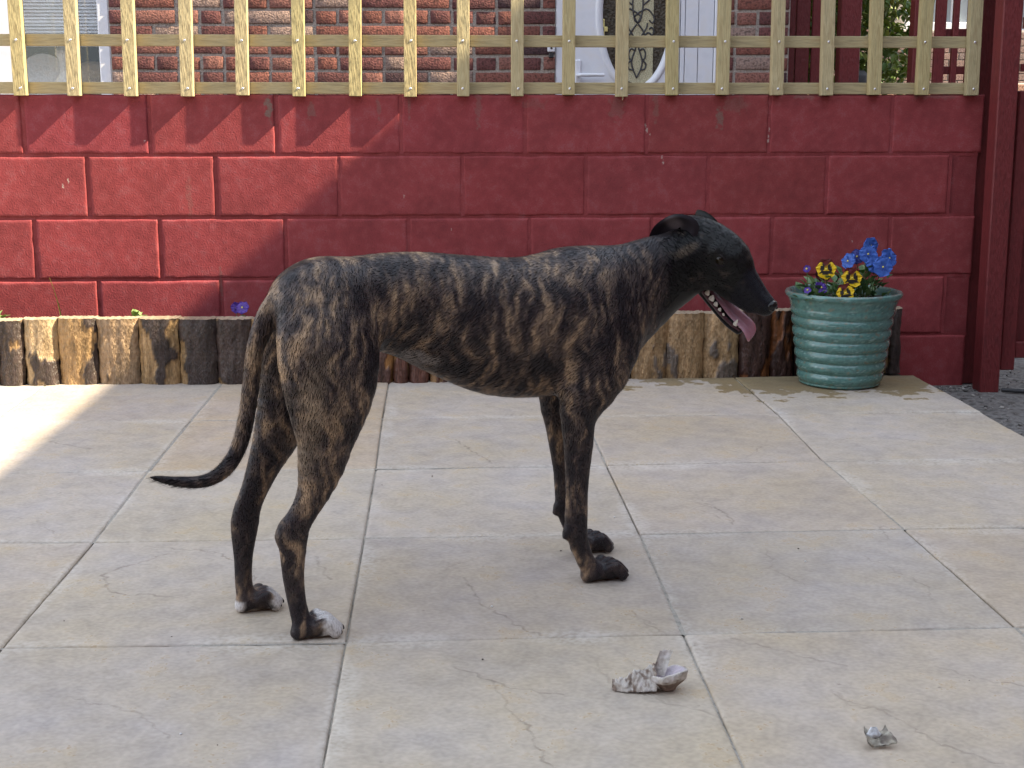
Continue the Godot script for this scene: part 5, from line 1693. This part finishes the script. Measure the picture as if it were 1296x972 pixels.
	chain([[Vector3(0.640, 0.570, 0.050), 0.030, 0.050], [Vector3(0.650, 0.510, 0.066), 0.036, 0.072], [Vector3(0.630, 0.430, 0.078), 0.036, 0.062], [Vector3(0.588, 0.375, 0.080), 0.032, 0.050], [Vector3(0.576, 0.335, 0.080), 0.026, 0.037], [Vector3(0.577, 0.285, 0.080), 0.0225, 0.031], [Vector3(0.575, 0.235, 0.080), 0.019, 0.0265],
		[Vector3(0.574, 0.185, 0.080), 0.0165, 0.0235], [Vector3(0.573, 0.142, 0.080), 0.0175, 0.0245], [Vector3(0.575, 0.105, 0.080), 0.0165, 0.0225], [Vector3(0.585, 0.073, 0.080), 0.015, 0.019], [Vector3(0.598, 0.042, 0.080), 0.0165, 0.0185], [Vector3(0.612, 0.028, 0.080), 0.020, 0.018]], Z, 2)
	group_begin(0.03)
	chain([[Vector3(0.660, 0.570, -0.050), 0.030, 0.050], [Vector3(0.672, 0.500, -0.066), 0.034, 0.062], [Vector3(0.650, 0.420, -0.078), 0.032, 0.052], [Vector3(0.622, 0.360, -0.080), 0.028, 0.042], [Vector3(0.626, 0.290, -0.080), 0.022, 0.029], [Vector3(0.634, 0.240, -0.080), 0.019, 0.0265],
		[Vector3(0.640, 0.185, -0.080), 0.0165, 0.0225], [Vector3(0.644, 0.142, -0.080), 0.0175, 0.0235], [Vector3(0.648, 0.100, -0.080), 0.0165, 0.0215], [Vector3(0.660, 0.066, -0.080), 0.015, 0.019], [Vector3(0.672, 0.036, -0.080), 0.0165, 0.0185], [Vector3(0.686, 0.026, -0.080), 0.020, 0.018]], Z, 2)
	group_begin(0.015)       # the small pads behind the wrists
	chain([[Vector3(0.553, 0.112, 0.080), 0.007, 0.008], [Vector3(0.548, 0.104, 0.080), 0.006, 0.006]], Z, 1)
	group_begin(0.015)
	chain([[Vector3(0.625, 0.108, -0.080), 0.007, 0.009], [Vector3(0.620, 0.100, -0.080), 0.006, 0.006]], Z, 1)
	# point of the shoulder and breastbone
	group_begin(0.06)
	chain([[Vector3(0.672, 0.47, 0.0), 0.048, 0.038], [Vector3(0.668, 0.42, 0.0), 0.043, 0.036]], Z, 1)
	# tail
	group_begin(0.007)
	chain([[Vector3(0.046, 0.604, 0.0), 0.027, 0.032], [Vector3(0.006, 0.584, 0.0), 0.021, 0.026], [Vector3(-0.020, 0.552, 0.0), 0.017, 0.020], [Vector3(-0.038, 0.510, 0.0), 0.014, 0.0155], [Vector3(-0.047, 0.453, 0.0), 0.0135, 0.0155], [Vector3(-0.057, 0.398, 0.002), 0.013, 0.0148], [Vector3(-0.073, 0.345, 0.004), 0.0125, 0.0145], [Vector3(-0.100, 0.305, 0.006), 0.012, 0.0135],
		[Vector3(-0.138, 0.288, 0.006), 0.011, 0.0115], [Vector3(-0.182, 0.292, 0.004), 0.0095, 0.0095], [Vector3(-0.215, 0.301, 0.002), 0.006, 0.006], [Vector3(-0.232, 0.307, 0.0), 0.002, 0.002]], Z, 3)
	paw(Vector3(0.0, 0.0, 0.090), 0.072, 0.027, 0.006)
	paw(Vector3(-0.046, 0.0, -0.090), 0.069, 0.026, 0.004)
	paw(Vector3(0.610, 0.0, 0.080), 0.077, 0.028, 0.008)
	paw(Vector3(0.684, 0.0, -0.080), 0.072, 0.027, 0.008)

	var d := thing("dog", "slender brindle sighthound standing side on, mouth open and tongue out", "dog", Vector3(-0.12, 0.0, -2.365), deg_to_rad(26.069))
	var cut := headT * Vector3(-0.105, -0.05, 0)
	var cn := (headT.basis.x.normalized() + Vector3(0.6, 0.2, 0)).normalized()
	var mb := MB.new()
	nets(mb, Vector3(-0.25, -0.01, -0.15), Vector3(0.98, 0.72, 0.15), 0.005, func(p: Vector3): return (p - cut).dot(cn) < 0.003 or p.x < 0.80, coat)
	nets(mb, Vector3(0.78, 0.42, -0.08), Vector3(1.06, 0.74, 0.25), 0.003, func(p: Vector3): return (p - cut).dot(cn) >= -0.003 and p.x > 0.797, coat)
	var bm := StandardMaterial3D.new()
	bm.vertex_color_use_as_albedo = true; bm.roughness = 0.44; bm.metallic_specular = 0.34
	bm.uv1_triplanar = true; bm.uv1_scale = Vector3(9.0, 4.0, 9.0)
	bm.albedo_texture = ntex(0.05, 4, 301, [Color(0.66, 0.64, 0.64), Color(0.86, 0.85, 0.84), Color(1, 1, 1), Color(1, 1, 1)], 512)
	bm.normal_enabled = true; bm.normal_scale = 0.22; bm.normal_texture = ntex(0.06, 4, 302, [], 512, 5.0)
	put("body", mb.mesh(), bm, d)
	coat_hair(d, mb)
	head_parts(d)

func coat_hair(d: Node3D, mb: MB) -> void:
	var blade := MB.new()
	blade.vert(Vector3(-0.5, 0, 0), Vector3(0, 1, 0)); blade.vert(Vector3(0.5, 0, 0), Vector3(0, 1, 0))
	blade.vert(Vector3(-0.38, 0.03, 0.5), Vector3(0, 1, 0)); blade.vert(Vector3(0.38, 0.03, 0.5), Vector3(0, 1, 0)); blade.vert(Vector3(0, 0.0, 1.0), Vector3(0, 1, 0))
	blade.tri(0, 1, 3); blade.tri(0, 3, 2); blade.tri(2, 3, 4)
	var xs := []
	var cs := PackedColorArray()
	var r := RandomNumberGenerator.new()
	r.seed = 99
	var inv := headT.affine_inverse()
	for q in mb.k.size() / 3:
		var a := mb.v[mb.k[q * 3]]
		var b := mb.v[mb.k[q * 3 + 1]]
		var c := mb.v[mb.k[q * 3 + 2]]
		var area := (b - a).cross(c - a).length() * 0.5
		var mid := (a + b + c) / 3.0
		var n := (mb.n[mb.k[q * 3]] + mb.n[mb.k[q * 3 + 1]] + mb.n[mb.k[q * 3 + 2]]).normalized()
		if mid.y < 0.006: continue
		var h := inv * mid
		var in_head := h.x > -0.10 and mid.x > 0.79 and mid.y > 0.45
		if in_head and h.x > -0.02 and h.y < -0.076: continue
		if in_head and Vector3(h.x, h.y, absf(h.z) - 0.04).length() < 0.012: continue        # lips and mouth are bare
		var want := area * (120000.0 if in_head else 65000.0)
		var count := int(want) + (1 if r.randf() < want - int(want) else 0)
		if count == 0: continue
		var flow: Vector3
		var len_ := 0.011
		if in_head:
			flow = headT.basis * Vector3(-1.0, -0.15, 0) * 0.9; len_ = lerpf(0.0115, 0.0045, clampf((h.x + 0.10) / 0.15, 0, 1))
		elif mid.x < 0.02 and mid.z > -0.03 and mid.z < 0.03 and mid.y > 0.25:
			flow = Vector3(-0.25, -1.0, 0) if mid.y > 0.33 else Vector3(-1.0, -0.25, 0); len_ = 0.015 if mid.y > 0.40 else 0.019
		elif mid.y < 0.36 and (mid.x < 0.2 or mid.x > 0.5): flow = Vector3(-0.15, -1.0, 0); len_ = lerpf(0.006, 0.009, clampf((mid.y - 0.1) / 0.2, 0, 1))
		elif mid.x < 0.16: flow = Vector3(-0.35, -1.0, 0.05); len_ = 0.012
		elif mid.x > 0.62: flow = Vector3(-0.6, -0.8, 0.0); len_ = 0.013
		else: flow = Vector3(-0.85, -0.55 if mid.y < 0.63 else -0.1, 0); len_ = 0.012
		if mid.y < 0.05: len_ = 0.0045
		for i in count:
			var u := r.randf()
			var v := r.randf()
			if u + v > 1.0: u = 1.0 - u; v = 1.0 - v
			var p := a + (b - a) * u + (c - a) * v
			var f := flow.normalized() + Vector3(n_b.get_noise_3dv(p * 22.0), n_b.get_noise_3dv(p * 22.0 + Vector3(7, 3, 1)), n_b.get_noise_3dv(p * 22.0 + Vector3(1, 9, 4))) * 0.14 + Vector3(r.randf_range(-1, 1), r.randf_range(-1, 1), r.randf_range(-1, 1)) * 0.075
			f = (f - n * f.dot(n)).normalized()
			var dir := (f + n * r.randf_range(0.06, 0.26)).normalized()
			var side := dir.cross(n).normalized()
			var up := side.cross(dir)
			var l := len_ * r.randf_range(0.6, 1.15)
			var w := r.randf_range(0.0004, 0.0007)
			xs.append(Transform3D(Basis(side * w, up * l, dir * l), p - n * 0.0004))
			var col := coat(p - f * 0.004)
			var k := r.randf_range(0.80, 1.30)
			cs.append(Color(col.r * k, col.g * k, col.b * k))
	var mm := MultiMesh.new()
	mm.transform_format = MultiMesh.TRANSFORM_3D; mm.use_colors = true
	mm.mesh = blade.mesh(); mm.instance_count = xs.size()
	for i in xs.size():
		mm.set_instance_transform(i, xs[i]); mm.set_instance_color(i, cs[i])
	var hm := StandardMaterial3D.new()
	hm.vertex_color_use_as_albedo = true; hm.roughness = 0.45; hm.metallic_specular = 0.38
	var o := MultiMeshInstance3D.new()
	o.multimesh = mm; o.material_override = hm; o.name = "coat_hair"; d.add_child(o)
	o.set_meta("kind", "stuff")

func head_parts(d: Node3D) -> void:
	var wet := StandardMaterial3D.new()
	wet.vertex_color_use_as_albedo = true; wet.roughness = 0.08; wet.metallic_specular = 0.4
	var skin := StandardMaterial3D.new()
	skin.vertex_color_use_as_albedo = true; skin.roughness = 0.38; skin.subsurf_scatter_enabled = true; skin.subsurf_scatter_strength = 0.15
	var furry := StandardMaterial3D.new()
	furry.vertex_color_use_as_albedo = true; furry.roughness = 0.6; furry.metallic_specular = 0.2
	for s: float in [1.0, -1.0]:
		var e := MB.new()
		ball(e, Vector3(0.000, -0.001, s * 0.0385), Vector3(0.0118, 0.0108, 0.0088), Color(0.012, 0.008, 0.006))
		put("eye", e.mesh(), wet, d, headT)
		var lid := MB.new()
		var lp := []
		var lr := []
		for q in 13:
			var a := PI * q / 12.0
			lp.append(Vector3(0.001 + cos(a) * 0.0122, 0.0022 + sin(a) * 0.0088, s * (0.0445 - 0.0040 * absf(cos(a)))))
			lr.append(0.0022)
		lid.tube(lp, lr, 6, Color(0.02, 0.017, 0.018))
		var lp2 := []
		for q in 13:
			var a := PI * q / 12.0
			lp2.append(Vector3(0.001 + cos(a) * 0.0122, -0.0022 - sin(a) * 0.0080, s * (0.0445 - 0.0040 * absf(cos(a)))))
		lid.tube(lp2, lr, 6, Color(0.022, 0.019, 0.02))
		put("eyelid", lid.mesh(), furry, d, headT)
		# folded rose ear: a cupped flap that lies back from the skull, its rim rolled; the far one lies lower
		var ear := MB.new()
		var rim := [Vector2(-0.140, -0.046), Vector2(-0.143, -0.012), Vector2(-0.130, 0.020), Vector2(-0.108, 0.038), Vector2(-0.084, 0.042), Vector2(-0.068, 0.031), Vector2(-0.066, 0.008), Vector2(-0.082, -0.012), Vector2(-0.106, -0.030), Vector2(-0.126, -0.048)]
		var mid := Vector2(-0.102, 0.006)
		var pos := func(i: int, j: int, off: float) -> Vector3:
			var u := i / 40.0 * rim.size()
			var k := int(u) % rim.size()
			var q: Vector2 = rim[k].cubic_interpolate(rim[(k + 1) % rim.size()], rim[(k + rim.size() - 1) % rim.size()], rim[(k + 2) % rim.size()], u - int(u))
			var f := j / 10.0
			q = mid.lerp(q, f)
			var up := smoothstep(-0.02, 0.03, q.y)
			var z := 0.050 + 0.22 * (-0.070 - q.x) - 0.011 * (1.0 - f * f) + 0.005 * smoothstep(0.65, 0.95, f) * (1.0 - 0.6 * up) - 0.010 * up * smoothstep(0.8, 1.0, f)
			if s < 0: return Vector3(q.x * 0.9, q.y * 0.42 + 0.002, -z * 0.95 - off)
			return Vector3(q.x, q.y, z + off)
		ear.grid(40, 10, func(i: int, j: int): return pos.call(i, j, 0.0), func(i: int, j: int, p: Vector3):
			var f := j / 10.0
			var c := Color(0.022, 0.019, 0.021)
			var patch := smoothstep(1.0, 0.3, Vector2((p.x + 0.116) / 0.022, (p.y - 0.012) / 0.020).length())
			return c.lerp(Color(0.10, 0.082, 0.088), patch * 0.9 if s > 0 else 0.0), true)
		ear.grid(40, 10, func(i: int, j: int): return pos.call(i, j, -0.0060 * (1.0 - pow(j / 10.0, 6.0))), func(_i: int, _j: int, _p: Vector3): return Color(0.022, 0.020, 0.022), true)
		put("ear", ear.mesh(), furry, d, headT)
	var nose := MB.new()
	ball(nose, Vector3(0.1245, -0.0365, 0), Vector3(0.0105, 0.0120, 0.0145), Color(0.014, 0.013, 0.015))
	ball(nose, Vector3(0.1215, -0.048, 0), Vector3(0.010, 0.008, 0.009), Color(0.014, 0.013, 0.015))
	for s: float in [-1.0, 1.0]: ball(nose, Vector3(0.1325, -0.0385, s * 0.0072), Vector3(0.0035, 0.003, 0.0035), Color(0.002, 0.002, 0.002))
	put("nose", nose.mesh(), wet, d, headT)
	# mouth lining, tongue, teeth
	var mouth := MB.new()
	mouth.grid(12, 8, func(i: int, j: int):
		var f := i / 12.0
		var s := j / 4.0 - 1.0
		return Vector3(-0.022 + 0.115 * f, lerpf(-0.086, -0.1175, f) + 0.004 * s * s, s * lerpf(0.021, 0.010, f)), func(i: int, _j: int, _p: Vector3): return Color(0.10, 0.028, 0.032))
	mouth.grid(12, 8, func(i: int, j: int):
		var f := i / 12.0
		var s := 1.0 - j / 4.0
		return Vector3(-0.022 + 0.125 * f, lerpf(-0.068, -0.062, f) + 0.003 * s * s, s * lerpf(0.021, 0.012, f)), func(i: int, _j: int, _p: Vector3): return Color(0.06, 0.02, 0.024))
	put("mouth_lining", mouth.mesh(), wet, d, headT)
	var gum := MB.new()
	for s: float in [-1.0, 1.0]:
		gum.tube([Vector3(-0.018, -0.086, s * 0.0235), Vector3(0.012, -0.0985, s * 0.0205), Vector3(0.045, -0.1105, s * 0.017), Vector3(0.075, -0.1185, s * 0.013), Vector3(0.096, -0.121, s * 0.007)], [0.004, 0.0042, 0.004, 0.0038, 0.0035], 8, Color(0.075, 0.035, 0.042))
	put("gums", gum.mesh(), wet, d, headT)
	var tg := MB.new()
	var path := [[Vector3(0.000, -0.0900, 0), 0.013], [Vector3(0.030, -0.0955, 0.000), 0.0145], [Vector3(0.060, -0.1025, 0.000), 0.0150], [Vector3(0.086, -0.1055, 0.001), 0.0155], [Vector3(0.102, -0.1075, 0.002), 0.0168], [Vector3(0.112, -0.1110, 0.003), 0.0172], [Vector3(0.1185, -0.1160, 0.004), 0.0160], [Vector3(0.1215, -0.1205, 0.0045), 0.0132], [Vector3(0.1232, -0.1238, 0.005), 0.0085], [Vector3(0.1238, -0.1250, 0.005), 0.002]]
	for sgn: float in [1.0, -1.0]:
		tg.grid(10, 28, func(i: int, j: int):
			var f := j / 28.0 * (path.size() - 1)
			var k := mini(int(f), path.size() - 2)
			var t := f - k
			var p: Vector3 = path[k][0].cubic_interpolate(path[k + 1][0], path[maxi(k - 1, 0)][0], path[mini(k + 2, path.size() - 1)][0], t)
			var w := lerpf(path[k][1], path[k + 1][1], t)
			var s := (i / 5.0 - 1.0) * sgn
			var roll := 0.42 * smoothstep(0.0, 0.09, p.x)
			var thick := 0.0042 * sqrt(maxf(0.0, 1.0 - s * s)) * sgn
			return p + Vector3(0, -sin(roll) * s * w + thick + 0.0028 * (s * s) - (0.0022 * exp(-s * s * 30.0) if sgn > 0 else 0.0), cos(roll) * s * w), func(_i: int, _j: int, p: Vector3): return Color(0.34, 0.165, 0.210).lerp(Color(0.40, 0.205, 0.250), clampf(n_b.get_noise_3dv(p * 60.0) + 0.5, 0, 1)))
	put("tongue", tg.mesh(), skin, d, headT)
	var white := Color(0.70, 0.66, 0.57)
	for s: float in [1.0, -1.0]:
		for q in [[0.004, -0.0885, 0.0225, 0.0058, 0.0115], [0.017, -0.0935, 0.0215, 0.0066, 0.0125], [0.030, -0.0985, 0.0200, 0.0050, 0.0095], [0.042, -0.1030, 0.0188, 0.0042, 0.0070], [0.053, -0.1075, 0.0172, 0.0034, 0.0050], [0.083, -0.1120, 0.0128, 0.0048, 0.0150], [0.091, -0.1165, 0.0065, 0.0026, 0.0055], [0.094, -0.1170, 0.0022, 0.0022, 0.0050]]:
			var t := MB.new()
			t.grid(8, 5, func(i: int, j: int):
				var a := TAU * i / 8.0
				var f := j / 5.0
				var r: float = q[3] * [1.0, 1.05, 0.95, 0.75, 0.42, 0.0][j]
				return Vector3(q[0] + cos(a) * r, q[1] - 0.003 + q[4] * f, s * q[2] + sin(a) * r * 0.6), func(_i: int, _j: int, _p: Vector3): return white, true)
			put("tooth", t.mesh(), wet, d, headT)
	var cl := MB.new()
	cl.tube([Vector3.ZERO, Vector3(0.005, 0.0005, 0), Vector3(0.007, -0.003, 0), Vector3(0.008, -0.006, 0)], [0.0034, 0.0032, 0.0022, 0.0008], 7, Color(0.03, 0.027, 0.027))
	var cm := cl.mesh()
	for k in feet: put("claw", cm, furry, d, Transform3D(Basis.IDENTITY, feet[k]))

func ball(mb: MB, c: Vector3, r: Vector3, col: Color) -> void:
	mb.grid(18, 12, func(i: int, j: int):
		var a := TAU * i / 18.0
		var b := PI * j / 12.0
		return c + Vector3(cos(a) * sin(b) * r.x, cos(b) * r.y, sin(a) * sin(b) * r.z), func(_i: int, _j: int, _p: Vector3): return col, true)
